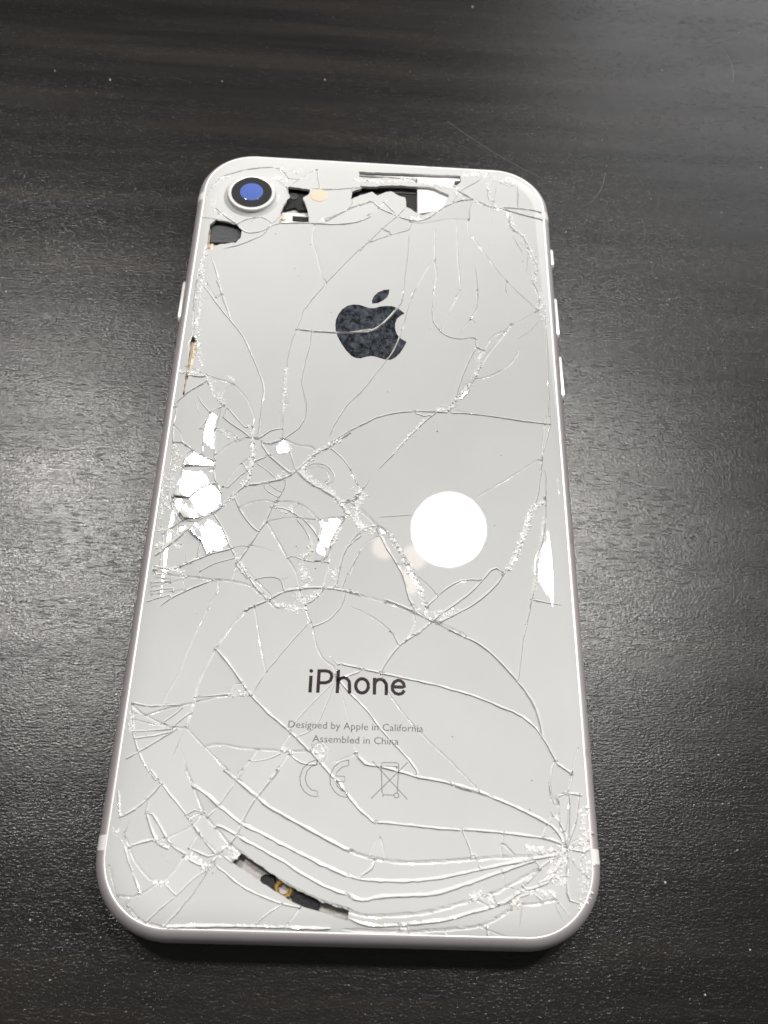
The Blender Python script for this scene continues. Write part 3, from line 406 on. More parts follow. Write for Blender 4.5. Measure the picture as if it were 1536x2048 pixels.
CRUSHED = [
 (0.55,9,[(25.73,55.78),(25.86,52.7),(27.84,50.81),(28.52,48.84),(29.39,45.93),(30.25,43.05),(29.34,40.1),(30.17,37),(29.97,33.58)]),
 (0.7,9,[(16.52,65.36),(20.81,66.43),(23.44,64.82),(26.87,64)]),
 (0.6,7,[(15.14,62.01),(16.93,58.95),(18.77,58.74),(22.14,57.59),(25.73,55.78)]),
 (0.5,10,[(-4.06,62.3),(-0.39,62.59),(2.24,62.43),(7.49,63.56)]),
 (0.35,8,[(8.02,62.71),(11.19,62.24),(14.88,61.99)]),
 (0.4,5,[(21.54,63.94),(21.92,58.98),(23.2,58.02)]),
 (0.4,5,[(6.02,53.28),(8.84,53.49),(11.68,55.42)]),
 (0.6,6,[(30.2,37.63),(30.47,33.62),(30.54,30.58)]),
 (0.5,5,[(-31,58.61),(-29.39,60.97),(-27.4,62.1)]),
 (0.5,4,[(-30.89,55.47),(-29.2,52.5),(-26.33,51.18)]),
 (0.5,7,[(-30.38,44.6),(-30.43,41.09),(-30.61,38.79),(-29.64,36.03)]),
 (0.4,5,[(-20.08,64.63),(-16.69,63.59),(-13.89,64.14)]),
 (0.4,4,[(-19.83,61.4),(-18.48,62.15),(-16.91,60.02)]),
 (0.35,5,[(-10.13,51.77),(-9,52.16)]),
 (0.45,5,[(-30.25,35.63),(-29.88,30.3),(-29.91,26.53),(-28.98,20.4),(-28.25,17.97)]),
 (0.5,8,[(-26.85,15.35),(-25.41,12.24),(-23.69,10.51)]),
 (0.4,6,[(-23.82,16.07),(-22.41,15.34)]),
 (0.3,6,[(-19.43,6.87),(-18.34,4.4)]),
 (0.5,6,[(-31.88,16.67),(-28.76,16.58),(-26.69,15.9)]),
 (0.4,5,[(-24.3,5.85),(-22.24,4.69),(-20.44,3.79)]),
 (0.15,12,[(-13.96,18.55),(-13.85,12.38),(-13.83,8.98)]),
 (0.5,9,[(19.9,23.77),(18.89,22.52),(18.62,21.33)]),
 (0.35,7,[(19.09,20.77),(17.07,16.62),(14.89,13.67),(13.68,11.66)]),
 (0.55,9,[(11.57,11.27),(13.45,11.65)]),
 (0.2,8,[(9.47,9.23),(6.49,5.31),(4.48,2.56)]),
 (0.5,3,[(30.69,37.1),(30.73,33.3),(30.99,29.28)]),
 (0.4,8.75,[(-4.15,4.99),(-7.86,2.17),(-10.56,-1.31)]),
 (0.55,10,[(-10.34,-1.3),(-8.22,-3.22),(-5.26,-4.82),(-3.18,-7.19),(-2.44,-9.11)]),
 (0.35,8.75,[(-18.38,4.23),(-18.11,1.11),(-18.45,-2.48),(-19.15,-4.52)]),
 (0.5,8.75,[(-14.03,-2.5),(-12.74,-1.93)]),
 (0.3,7.5,[(-19.9,-5.8),(-21.85,-8.1)]),
 (0.4,8.75,[(-13.87,-7.47),(-12.03,-8.84),(-11.25,-7.58)]),
 (0.7,11.25,[(-9.52,-17.45),(-8.13,-19.44),(-8.06,-20.56)]),
 (0.5,7.5,[(-10.04,-22.21),(-8.51,-23.48),(-5.91,-21.59)]),
 (0.25,7.5,[(-3.46,-10.84),(-4.42,-13.27),(-4.82,-13.99)]),
 (0.5,5,[(-31.85,-2.66),(-31.23,-9.04),(-31.15,-11.19)]),
 (0.6,6.25,[(-30.97,2.51),(-29.99,-0.02),(-30.44,-5.08),(-30.37,-9)]),
 (0.5,6.25,[(-31.21,-12.38),(-28.98,-13.22),(-26.89,-12.89)]),
 (0.5,6.25,[(-31.64,-15.45),(-30.27,-14.69),(-27.24,-15.25)]),
 (0.4,6.25,[(-31.17,-18.86),(-28.87,-18.99),(-26.1,-19.54)]),
 (0.5,6.25,[(-25.07,-13.98),(-22.69,-12.46),(-21.01,-14.26)]),
 (0.35,7.5,[(-7.94,-13.66),(-7.94,-15.53),(-9.18,-16.05)]),
 (0.35,7.5,[(-19.1,-16.5),(-17.4,-18.94)]),
 (0.4,6.25,[(-4,-17.66),(-3.88,-20.38)]),
 (0.6,11.25,[(-1.82,-4.46),(-0.11,-4.92),(-1.68,-8.22),(-0.64,-10.56),(1.52,-11.5)]),
 (0.45,6.25,[(3.9,-11.65),(6.79,-16.15),(8.69,-19.82),(9.62,-23.21)]),
 (0.5,6.25,[(8.25,-24.23),(9.85,-22.71)]),
 (0.4,10,[(28.65,-4.87),(26.61,-6.32),(24.36,-12.79),(22.53,-16.72)]),
 (0.55,11.25,[(10.76,-24.6),(13.05,-24.51),(14.43,-23.73)]),
 (0.3,5,[(28.5,-7.58),(27.08,-15.5),(26.1,-20.56)]),
 (0.5,6,[(-13.71,-23.46),(-11.61,-24.34),(-8.43,-24.68)]),
 (0.6,7,[(-5.7,-44.84),(-4.41,-45.21),(-4.36,-46.24)]),
 (0.3,4,[(-18.16,-37.61),(-16.24,-37.54),(-14.95,-37.49)]),
 (0.3,6,[(-31.37,-40.66),(-30.76,-43.37)]),
 (0.3,4,[(-9.88,-45.18),(-8.41,-45.13)]),
 (0.5,6,[(-21.47,-58.65),(-19.82,-59.63),(-18.03,-59.99)]),
 (0.5,6,[(-31.26,-56),(-30.51,-56.61)]),
 (0.4,6,[(-25.08,-62.6),(-23.82,-62.37)]),
 (0.4,4,[(-17.12,-58.32),(-15.84,-57.88),(-15.04,-59.3)]),
 (1,12.8,[(28.61,-57.05),(27.57,-58.38),(26.29,-60.14)]),
 (0.6,9.6,[(26.26,-60.57),(28.33,-60.94)]),
 (0.5,9.6,[(15.54,-63.16),(17.62,-62.48)]),
 (0.5,9.6,[(20.56,-63.66),(22.17,-63.62)]),
 (0.9,6.4,[(30.92,-51.61),(31.08,-55.66),(31.04,-59.16),(30.24,-63.43)]),
 (0.5,6.4,[(22.96,-56.76),(24.83,-57.15),(27.41,-57.3)]),
 (0.4,6.4,[(22.01,-62.16),(23.86,-62.11),(26.84,-62.46)]),
]
LOGO_BODY = [(-6.13,27.86),(-6.07,29),(-5.73,30.16),(-5.09,31.35),(-4.21,32.2),(-3.19,32.55),(-2.16,32.55),(-1.23,32.25),(-0.3,31.95),(0.51,31.97),(1.53,32.39),(2.68,32.61),(3.72,32.62),(4.77,32.21),(5.93,31.13),(5.25,30.65),(4.57,29.82),(4.3,28.81),(4.32,27.68),(4.62,26.57),(5.09,25.83),(6.34,25),(5.91,23.87),(5.25,22.59),(4.48,21.59),(3.71,21.06),(2.93,20.98),(2.03,21.23),(1.13,21.52),(0.23,21.63),(-0.65,21.38),(-1.53,21.02),(-2.31,21.04),(-3.11,21.47),(-4.05,22.57),(-4.88,23.89),(-5.62,25.37),(-6.02,26.6)]
LOGO_LEAF = [(0.14,32.92),(0.11,33.72),(0.43,34.69),(1.11,35.54),(2.03,36.12),(3.13,36.37),(3.09,35.53),(2.76,34.55),(2.08,33.77),(1.17,33.13)]
WORDMARK = [ # stroke centre lines
 [(-6.69,-34.54),(-6.7,-36.98)],
 [(-5.57,-33.56),(-5.6,-36.97)],
 [(-5.62,-33.81),(-4.61,-33.77),(-4.12,-33.87),(-3.81,-34.17),(-3.73,-34.6),(-3.91,-35.14),(-4.52,-35.48),(-5.56,-35.52)],
 [(-2.83,-33.53),(-2.84,-36.94)],
 [(-2.82,-35.67),(-2.73,-35.13),(-2.44,-34.78),(-2.06,-34.65),(-1.56,-34.77),(-1.22,-35.22),(-1.1,-36.95)],
 [(1.54,-35.72),(1.51,-36.04),(1.39,-36.34),(1.19,-36.57),(0.95,-36.72),(0.67,-36.78),(0.39,-36.74),(0.13,-36.61),(-0.07,-36.39),(-0.21,-36.11),(-0.27,-35.79),(-0.23,-35.47),(-0.12,-35.18),(0.08,-34.94),(0.32,-34.78),(0.6,-34.72),(0.88,-34.76),(1.14,-34.9),(1.35,-35.12),(1.49,-35.41),(1.54,-35.72)],
 [(2.39,-34.51),(2.43,-36.96)],
 [(2.4,-35.62),(2.54,-35.08),(2.87,-34.78),(3.26,-34.71),(3.75,-34.86),(4.09,-35.35),(4.11,-36.97)],
 [(4.93,-35.73),(6.69,-35.69),(6.57,-35.19),(6.18,-34.82),(5.76,-34.75),(5.26,-35.02),(4.96,-35.64),(5.01,-36.21),(5.37,-36.64),(5.88,-36.78),(6.37,-36.64),(6.7,-36.2)]]
WORDMARK_DOT = [(-6.42,-33.84),(-6.45,-33.96),(-6.52,-34.07),(-6.63,-34.13),(-6.75,-34.13),(-6.86,-34.08),(-6.95,-33.98),(-6.98,-33.86),(-6.96,-33.74),(-6.89,-33.63),(-6.78,-33.57),(-6.66,-33.57),(-6.54,-33.62),(-6.46,-33.72)]
CE_MARK = [
 [(-5.18,-46.26),(-6.22,-46.66),(-7.04,-47.47),(-7.39,-48.64),(-7.23,-49.66),(-6.65,-50.54),(-5.83,-51.02),(-4.91,-51.12),(-4.92,-50.42),(-5.74,-50.25),(-6.37,-49.64),(-6.66,-48.81),(-6.48,-47.84),(-5.92,-47.17),(-5.2,-46.95),(-5.18,-46.26)],
 [(-0.83,-46.16),(-1.96,-46.39),(-2.86,-47.21),(-3.33,-48.39),(-3.21,-49.54),(-2.57,-50.41),(-1.76,-50.96),(-0.83,-51.1),(-0.86,-50.39),(-1.66,-50.2),(-2.28,-49.64),(-2.54,-49.05),(-1.31,-49.06),(-1.31,-48.35),(-2.58,-48.33),(-2.3,-47.71),(-1.66,-47.1),(-0.83,-46.91),(-0.83,-46.16)]]
BIN_MARK = [
 [(6.06,-46.82),(3.62,-46.81),(3.61,-46.55),(3.87,-46.34),(5.76,-46.31),(6.06,-46.53),(6.06,-46.82),(5.89,-50.29)],
 [(3.62,-46.81),(3.83,-50.22),(3.97,-50.6),(5.45,-50.62)],
 [(6.12,-50.62),(6.09,-50.76),(6,-50.88),(5.86,-50.94),(5.72,-50.95),(5.58,-50.89),(5.49,-50.78),(5.45,-50.64),(5.48,-50.5),(5.57,-50.39),(5.71,-50.33),(5.85,-50.32),(5.99,-50.38),(6.08,-50.49),(6.12,-50.62)],
 [(3.97,-50.6),(3.95,-50.92)],
 [(2.39,-46.19),(7.29,-51.13)],
 [(7.28,-46.21),(2.36,-51.15)]]
INNER = {
 "module":[(-16.47,61.32),(-12.29,60.68),(-12.32,55.28),(-14.28,54.97),(-15.03,55.7),(-17.41,54.74),(-18.14,56.72)],
 "module_hole":[(-15.44,58.35)],
 "bar":[(-15.36,53.65),(-12.45,53.55),(-12.39,52.47),(-15.28,52.57)],
 "screw":[(-16.99,53.12)],
 "chip":[(-30.11,50.1),(-24.78,50.49),(-24.4,48.85),(-24.68,47.02),(-25.73,46.14),(-30.01,45.98)],
 "gold":[(-30.5,50.53),(-30,50.56),(-30.01,46.04),(-29.27,45.88),(-29.26,44.32),(-30.48,44.52)],
 "cavity":[(-6.12,61.8),(7.91,62.7),(7.95,56.34),(5.04,55.77),(-5.97,58.43)],
 "plate":[(8.01,64.88),(15.6,65.11),(14.48,61.06),(13.39,56.74),(8.11,55.31)],
 "slot":[(3.11,61.79),(7.86,62.16),(7.87,60.91),(3.12,60.9)],
 "blob":[(-11.68,-61.18),(-11.05,-60.85),(-9.93,-61.03),(-9.38,-62.54),(-9.75,-63.36),(-10.66,-62.98),(-11.82,-62.2)],
 "ring":[(-8.61,-62.53)],
 "block":[(-8,-61.9),(-3.93,-63.72),(-3.93,-65.02),(-7.27,-64.5)],
 "strip":[(-30.7,24.99),(-29.84,24.9),(-29.59,21.52),(-29.93,18.45),(-30.51,13.02),(-31.06,12.98),(-30.73,17.58),(-30.56,20.91)],
}
GLINTS = [(-27.4,-3.18,1),(-24.7,-7.75,1),(-24.89,-11.85,1),(-27.61,-12.22,2),(-5.72,-13.09,1),(-13.45,3.18,1),(-25.48,3.32,1),(-28.22,1.88,2),(2.82,-11.44,1),(-26.47,0.16,1)]  # loose shards that catch a lamp
DUST = [(945,14,.22),(1338,599,.2),(1330,1765,.2),(650,160,.2),(1213,332,.16),(1205,280,.12),(1132,464,.16),(1324,140,.14),(1522,336,.2),(1443,425,.14),(1302,398,.14),(220,160,.2),(12,583,.18),(110,142,.15),(322,585,.16),(444,163,.16),(1437,1510,.14),(1388,1610,.14),(1445,1608,.12),(1500,1900,.15),(60,1840,.15),(100,1960,.12),(1410,1990,.14),(130,1420,.1),(1264,1600,.1)]
GRIT = [(1.0,17.0),(11.6,7.2),(22.0,3.2),(11.0,9.0),(20.5,-9.5),(-9.8,-14.8),(-10.1,-14.5),(31.9,2.0),(24.8,63.6),(25.3,63.4),(-27,47.5),(-14,40),(6,51),(-11.5,45.8),(27.5,44.5),(-7,-18)]
LINT = [(895,243,1105,368,-.03),(1210,345,1155,420,.12),(1408,75,1465,165,.18),(1155,420,1168,446,.4)]
# ------------------------------------------------------------------ materials
def new_mat(name):
    m = bpy.data.materials.new(name); m.use_nodes = True
    return m, m.node_tree, m.node_tree.nodes['Principled BSDF']
def mat(name, col, rough=.4, metal=0., ior=1.5, bump=None, dirt=None, **kw):
    m, nt, b = new_mat(name)
    b.inputs['Base Color'].default_value = (*col, 1); b.inputs['Roughness'].default_value = rough
    b.inputs['Metallic'].default_value = metal; b.inputs['IOR'].default_value = ior
    for k, v in kw.items(): b.inputs[k.replace('_', ' ')].default_value = v
    tc = nt.nodes.new('ShaderNodeTexCoord')
    nz = nt.nodes.new('ShaderNodeTexNoise'); nz.inputs['Scale'].default_value = (bump or (400, .1))[0]; nz.inputs['Detail'].default_value = 4
    nt.links.new(tc.outputs['Object'], nz.inputs['Vector'])
    mr = nt.nodes.new('ShaderNodeMapRange'); mr.inputs['To Min'].default_value = max(rough * .8, .0); mr.inputs['To Max'].default_value = min(rough * 1.25, 1)
    nt.links.new(nz.outputs['Fac'], mr.inputs['Value']); nt.links.new(mr.outputs['Result'], b.inputs['Roughness'])
    if bump:
        bp = nt.nodes.new('ShaderNodeBump'); bp.inputs['Strength'].default_value = bump[1]; bp.inputs['Distance'].default_value = .0001
        nt.links.new(nz.outputs['Fac'], bp.inputs['Height']); nt.links.new(bp.outputs['Normal'], b.inputs['Normal'])
    if dirt:
        dn = nt.nodes.new('ShaderNodeTexNoise'); dn.inputs['Scale'].default_value = dirt[0]; dn.inputs['Detail'].default_value = 5; nt.links.new(tc.outputs['Object'], dn.inputs['Vector'])
        dr = nt.nodes.new('ShaderNodeMapRange'); dr.inputs['From Min'].default_value = dirt[1]; dr.inputs['From Max'].default_value = dirt[1] + .12; nt.links.new(dn.outputs['Fac'], dr.inputs['Value'])
        dm = nt.nodes.new('ShaderNodeMix'); dm.data_type = 'RGBA'; dm.inputs[6].default_value = (*col, 1); dm.inputs[7].default_value = (*dirt[2], 1)
        nt.links.new(dr.outputs['Result'], dm.inputs[0]); nt.links.new(dm.outputs[2], b.inputs['Base Color'])
    return m
def glass_paint():
    m, nt, b = new_mat('painted_glass')
    tc = nt.nodes.new('ShaderNodeTexCoord')
    n1 = nt.nodes.new('ShaderNodeTexNoise'); n1.inputs['Scale'].default_value = 90; n1.inputs['Detail'].default_value = 3
    n2 = nt.nodes.new('ShaderNodeTexNoise'); n2.inputs['Scale'].default_value = 1500; n2.inputs['Detail'].default_value = 2
    for n in (n1, n2): nt.links.new(tc.outputs['Object'], n.inputs['Vector'])
    cr = nt.nodes.new('ShaderNodeValToRGB')
    cr.color_ramp.elements[0].position = .3; cr.color_ramp.elements[0].color = (.548, .553, .548, 1)
    cr.color_ramp.elements[1].position = .7; cr.color_ramp.elements[1].color = (.572, .575, .570, 1)
    nt.links.new(n1.outputs['Fac'], cr.inputs['Fac']); oi = nt.nodes.new('ShaderNodeObjectInfo'); hs = nt.nodes.new('ShaderNodeHueSaturation')
    mv = nt.nodes.new('ShaderNodeMapRange'); mv.inputs['To Min'].default_value = .965; mv.inputs['To Max'].default_value = 1.03
    nt.links.new(oi.outputs['Random'], mv.inputs['Value']); nt.links.new(mv.outputs['Result'], hs.inputs['Value'])
    nt.links.new(cr.outputs['Color'], hs.inputs['Color']); nt.links.new(hs.outputs['Color'], b.inputs['Base Color'])
    mr = nt.nodes.new('ShaderNodeMapRange'); mr.inputs['From Min'].default_value = .45; mr.inputs['From Max'].default_value = .8
    mr.inputs['To Min'].default_value = .012; mr.inputs['To Max'].default_value = .028
    nt.links.new(n2.outputs['Fac'], mr.inputs['Value']); nt.links.new(mr.outputs['Result'], b.inputs['Roughness'])
    return m
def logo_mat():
    m, nt, b = new_mat('mirror_foil_painted_dark')  # silver mirror logo; its dark reflection is put into the base colour
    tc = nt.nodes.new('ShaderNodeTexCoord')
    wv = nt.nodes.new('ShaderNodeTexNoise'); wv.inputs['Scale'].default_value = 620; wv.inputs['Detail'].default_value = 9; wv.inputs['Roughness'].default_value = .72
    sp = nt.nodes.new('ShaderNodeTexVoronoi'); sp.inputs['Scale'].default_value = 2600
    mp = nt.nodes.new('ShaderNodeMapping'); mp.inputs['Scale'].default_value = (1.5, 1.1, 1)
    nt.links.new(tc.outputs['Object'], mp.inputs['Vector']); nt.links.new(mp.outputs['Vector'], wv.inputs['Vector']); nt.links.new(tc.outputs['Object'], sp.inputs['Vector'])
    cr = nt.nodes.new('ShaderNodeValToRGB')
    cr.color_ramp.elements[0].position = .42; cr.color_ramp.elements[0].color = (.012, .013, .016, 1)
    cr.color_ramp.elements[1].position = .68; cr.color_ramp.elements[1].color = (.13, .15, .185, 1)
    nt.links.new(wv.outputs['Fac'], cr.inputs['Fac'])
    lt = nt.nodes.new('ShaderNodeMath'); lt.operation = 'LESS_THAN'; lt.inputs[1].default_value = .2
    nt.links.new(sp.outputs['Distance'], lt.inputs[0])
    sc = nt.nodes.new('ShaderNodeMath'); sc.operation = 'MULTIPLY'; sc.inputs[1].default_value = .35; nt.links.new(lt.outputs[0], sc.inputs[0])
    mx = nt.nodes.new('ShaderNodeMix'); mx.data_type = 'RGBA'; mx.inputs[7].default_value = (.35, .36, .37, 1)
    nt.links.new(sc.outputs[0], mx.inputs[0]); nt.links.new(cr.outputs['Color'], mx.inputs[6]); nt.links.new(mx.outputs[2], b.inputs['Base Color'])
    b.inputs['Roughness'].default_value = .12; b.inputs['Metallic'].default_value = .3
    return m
def table_mat():
    m, nt, b = new_mat('black_brown_wood_veneer')
    L = nt.links.new; N = nt.nodes.new
    tc = N('ShaderNodeTexCoord')
    def noise(sx, sy, detail, rough=.55, dist=0.):
        mp = N('ShaderNodeMapping'); mp.inputs['Scale'].default_value = (sx, sy, 1)
        L(tc.outputs['Object'], mp.inputs['Vector'])
        n = N('ShaderNodeTexNoise'); n.inputs['Scale'].default_value = 1; n.inputs['Detail'].default_value = detail
        n.inputs['Roughness'].default_value = rough; n.inputs['Distortion'].default_value = dist
        L(mp.outputs['Vector'], n.inputs['Vector']); return n.outputs['Fac']
    fine = noise(2100, 3700, 2, .65, .3)        # pebbled lacquer
    pore = noise(420, 2100, 3, .62, .3)          # pores
    band = noise(9, 150, 4, .6)                # grain bands
    blot = noise(45, 120, 3)
    clus = noise(28, 210, 3, .6)               # where the pores gather
    cr = N('ShaderNodeValToRGB')
    cr.color_ramp.elements[0].position = .35; cr.color_ramp.elements[0].color = (.005, .0046, .0043, 1)
    cr.color_ramp.elements[1].position = .68; cr.color_ramp.elements[1].color = (.017, .0145, .013, 1)
    L(band, cr.inputs['Fac']); L(cr.outputs['Color'], b.inputs['Base Color'])
    def math_(op, a, c):
        n = N('ShaderNodeMath'); n.operation = op
        for i, v in enumerate((a, c)):
            if isinstance(v, (int, float)): n.inputs[i].default_value = v
            else: L(v, n.inputs[i])
        return n.outputs[0]
    def rng(v, a, c, lo, hi):
        n = N('ShaderNodeMapRange'); n.inputs['From Min'].default_value = a; n.inputs['From Max'].default_value = c
        n.inputs['To Min'].default_value = lo; n.inputs['To Max'].default_value = hi; L(v, n.inputs['Value']); return n.outputs['Result']
    pm = math_('MAXIMUM', rng(pore, .30, .50, 0, 1), rng(clus, .40, .60, .8, 0))
    r = math_('ADD', rng(pm, 0, 1, .32, .225), rng(blot, .35, .65, .015, -.015))
    L(r, b.inputs['Roughness'])
    L(math_('ADD', rng(pm, 0, 1, .32, .50), math_('ADD', rng(blot, .3, .7, -.05, .05), rng(band, .35, .65, -.025, .025))), b.inputs['Specular IOR Level'])
    hgt = math_('ADD', math_('MULTIPLY', fine, .29), math_('ADD', math_('MULTIPLY', pm, .06), math_('MULTIPLY', band, .04)))
    bp = N('ShaderNodeBump'); bp.inputs['Strength'].default_value = 1.0; bp.inputs['Distance'].default_value = .00016
    L(hgt, bp.inputs['Height']); L(bp.outputs['Normal'], b.inputs['Normal'])
    return m
M = dict(
    glass=glass_paint(),
    crack=mat('broken_glass_edge', (.69, .69, .685), .10, ior=1.7, bump=(1400, .6), dirt=(230, .72, (.30, .24, .19))),
    chips=mat('crushed_glass', (.90, .895, .885), .06, ior=1.9, dirt=(300, .64, (.42, .33, .26))),
    logo=logo_mat(),
    ink=mat('dark_print', (.030, .020, .024), .15),
    ink2=mat('grey_print', (.13, .125, .122), .2),
    alu=mat('silver_aluminium', (.82, .78, .79), .42, .7, bump=(5000, .06), dirt=(150, .64, (.50, .46, .46))),
    band=mat('antenna_plastic', (.82, .81, .80), .4),
    chrome=mat('polished_silver', (.92, .91, .90), .25, .45),
    steel=mat('inner_metal', (.86, .85, .84), .3, .25, bump=(2200, .2)),
    dull=mat('dull_inner_metal', (.42, .40, .385), .45, .5, bump=(2500, .3)),
    black=mat('black_plastic', (.009, .009, .010), .32, bump=(2500, .35)),
    grey=mat('dark_grey_tape', (.045, .047, .052), .38, bump=(1600, .5)),
    gold=mat('gold_contact', (.85, .55, .16), .25, 1., bump=(2500, .2)),
    copper=mat('copper_strip', (.70, .58, .42), .4, .2, dirt=(900, .56, (.16, .10, .06))),
    blackglass=mat('black_lens_glass', (.036, .038, .037), .08),
    blue=mat('blue_lens', (.09, .145, .43), .05),
    cream=mat('cream_flash_diffuser', (.62, .58, .44), .25),
    pink=mat('pink_flash_diffuser', (.80, .56, .44), .25),
    grit=mat('brown_grit', (.10, .07, .055), .7),
    dust=mat('pale_dust', (.62, .58, .52), .5),
    display=mat('black_display_glass', (.01, .01, .01), .1),
    table=table_mat(),
)
# ------------------------------------------------------------------ helpers (all lengths in millimetres)
def obj(name, verts, faces, material, parent=None, smooth=False):
    me = bpy.data.meshes.new(name)
    me.from_pydata([(v[0] * MM, v[1] * MM, v[2] * MM) for v in verts], [], faces)
    me.materials.append(M[material]); me.update()
    if smooth: me.polygons.foreach_set('use_smooth', [True] * len(me.polygons))
    o = bpy.data.objects.new(name, me); S.collection.objects.link(o)
    if parent: o.parent = parent
    return o
def rrect(hx, hy, r, n=16, zc=0.):
    """rounded rectangle, counter-clockwise, always the same number of points"""
    pts = []
    for cx, cy, a0 in ((hx - r, hy - r, 0), (-hx + r, hy - r, 90), (-hx + r, -hy + r, 180), (hx - r, -hy + r, 270)):
        for i in range(n + 1):
            a = math.radians(a0 + 90 * i / n); pts.append((cx + r * math.cos(a), cy + r * math.sin(a)))
    return pts
HX, HY, RC = 33.65, 69.2, 10.6
def ring_at(inset): return rrect(HX - inset, HY - inset, RC - inset)
def sweep(profile):
    verts, faces = [], []; n = len(ring_at(0)); k = len(profile)
    for ins, z in profile: verts += [(x, y, z) for x, y in ring_at(ins)]
    for a in range(k - 1):
        for i in range(n):
            j = (i + 1) % n
            faces.append((a * n + i, a * n + j, (a + 1) * n + j, (a + 1) * n + i))
    return verts, faces
def prism(name, poly, z0, z1, material, parent, chamfer=.08):
    a = sum(poly[i - 1][0] * poly[i][1] - poly[i][0] * poly[i - 1][1] for i in range(len(poly)))
    poly = list(poly) if a > 0 else list(poly)[::-1]
    n = len(poly); cx = sum(p[0] for p in poly) / n; cy = sum(p[1] for p in poly) / n
    def shr(p):
        d = math.hypot(p[0] - cx, p[1] - cy) or 1; f = max(0, d - chamfer) / d
        return (cx + (p[0] - cx) * f, cy + (p[1] - cy) * f)
    v = [(x, y, z0) for x, y in poly] + [(x, y, z1 - chamfer) for x, y in poly] + [(*shr(p), z1) for p in poly]
    f = [tuple(range(2 * n, 3 * n)), tuple(range(n))[::-1]]
    for k in (0, 1):
        for i in range(n): j = (i + 1) % n; f.append((k * n + i, k * n + j, (k + 1) * n + j, (k + 1) * n + i))
    return obj(name, v, f, material, parent)
def lathe(name, cx, cy, profile, material, parent, n=48, a0=0., a1=360., cap=True):
    full = abs(a1 - a0 - 360) < 1e-6; m = n if full else n + 1
    v, f = [], []
    for r, z in profile:
        for i in range(m):
            a = math.radians(a0 + (a1 - a0) * i / n); v.append((cx + r * math.cos(a), cy + r * math.sin(a), z))
    for k in range(len(profile) - 1):
        for i in range(n):
            j = (i + 1) % m if full else i + 1
            f.append((k * m + i, k * m + j, (k + 1) * m + j, (k + 1) * m + i))
    if cap: f.append(tuple(range((len(profile) - 1) * m, len(profile) * m)))
    o = obj(name, v, f, material, parent, True)
    o.data.set_sharp_from_angle(angle=math.radians(28))
    return o
# ------------------------------------------------------------------ the table
tv = [(-900, -600, 0), (900, -600, 0), (900, 900, 0), (-900, 900, 0)]
table = obj('tabletop', tv, [(0, 1, 2, 3)], 'table'); table['kind'] = 'structure'
# ------------------------------------------------------------------ the phone
phone = bpy.data.objects.new('smartphone', None); S.collection.objects.link(phone); phone.empty_display_size = .02
phone['label'] = 'white smartphone lying face down with its back glass shattered, on dark wood table'
phone['category'] = 'smartphone'
PROFILE = [(1.75, 6.45), (1.69, 6.80), (1.55, 6.83), (1.15, 6.62), (.74, 6.25), (.38, 5.75), (.14, 5.12), (.03, 4.45), (0, 3.65), (.03, 2.85), (.14, 2.05), (.36, 1.35), (.68, .85), (1.05, .52), (1.5, .34), (1.8, .34)]
v, f = sweep(PROFILE)
frame = obj('frame', v, f, 'alu', phone, True)
v, f = sweep([(2.2, .0), (1.75, .08), (1.6, .36), (3.0, .36)]); n = len(ring_at(0))
f += [tuple(range(n))[::-1], tuple(range(3 * n, 4 * n))]
obj('display_glass', v, f, 'display', phone, True)
# antenna bands: plastic inserts across the frame side
for sx in (1, -1):
    for yc in (-57.6, 57.0):
        vs, fs = [], []; pr = [(i - .035, z + (.02 if z > 3.6 else -.02)) for i, z in PROFILE[2:14]]
        for yy in (yc - .95, yc + .95):
            for ins, z in pr:
                # follow the side, which starts to round into the corner here
                hx, hy, r = HX - ins, HY - ins, RC - ins
                ay = abs(yy) - (hy - r)
                x = hx if ay <= 0 else hx - r + math.sqrt(max(r * r - ay * ay, 0))
                vs.append((sx * x, yy, z))
        m_ = len(pr)
        for i in range(m_ - 1): fs.append((i, i + 1, m_ + i + 1, m_ + i) if sx < 0 else (i, m_ + i, m_ + i + 1, i + 1))
        obj('antenna_band', vs, fs, 'band', frame, True)
# side keys
def key(y0, y1, sx, prot=.42, half=1.15, zc=3.9):
    vs, fs = [], []; nseg = 10; loop = []
    for a in range(nseg + 1): t = math.pi * a / nseg; loop.append((y1 - half + half * math.sin(math.pi / 2 - t + math.pi / 2) * 1.0, zc + half * math.cos(t)))
    loop = []
    for cy, s in ((y1 - half, 1), (y0 + half, -1)):
        for a in range(nseg + 1):
            t = math.pi * a / nseg; loop.append((cy + s * half * math.sin(t), zc + s * half * math.cos(t)))
    n_ = len(loop); yc = (y0 + y1) / 2
    for x, sh in ((HX - .5, 0), (HX + prot - .16, 0), (HX + prot, .16)):
        for y, z in loop: vs.append((sx * x, y - sh * (1 if y > yc else -1), z - sh * (1 if z > zc else -1)))
    for k in range(2):
        for i in range(n_):
            j = (i + 1) % n_; q = (k * n_ + i, k * n_ + j, (k + 1) * n_ + j, (k + 1) * n_ + i); fs.append(q if sx < 0 else q[::-1])
    q = tuple(range(2 * n_, 3 * n_)); fs.append(q if sx < 0 else q[::-1])
    return vs, fs
for name, y0, y1, sx in (('power_button', 28.9, 38.2, -1), ('mute_switch', 45.6, 50.6, 1), ('volume_button', 29.3, 38.8, 1), ('volume_button', 16.2, 25.8, 1)):
    vs, fs = key(y0, y1, sx); o = obj(name, vs, fs, 'chrome', phone, True); o.data.set_sharp_from_angle(angle=math.radians(30))
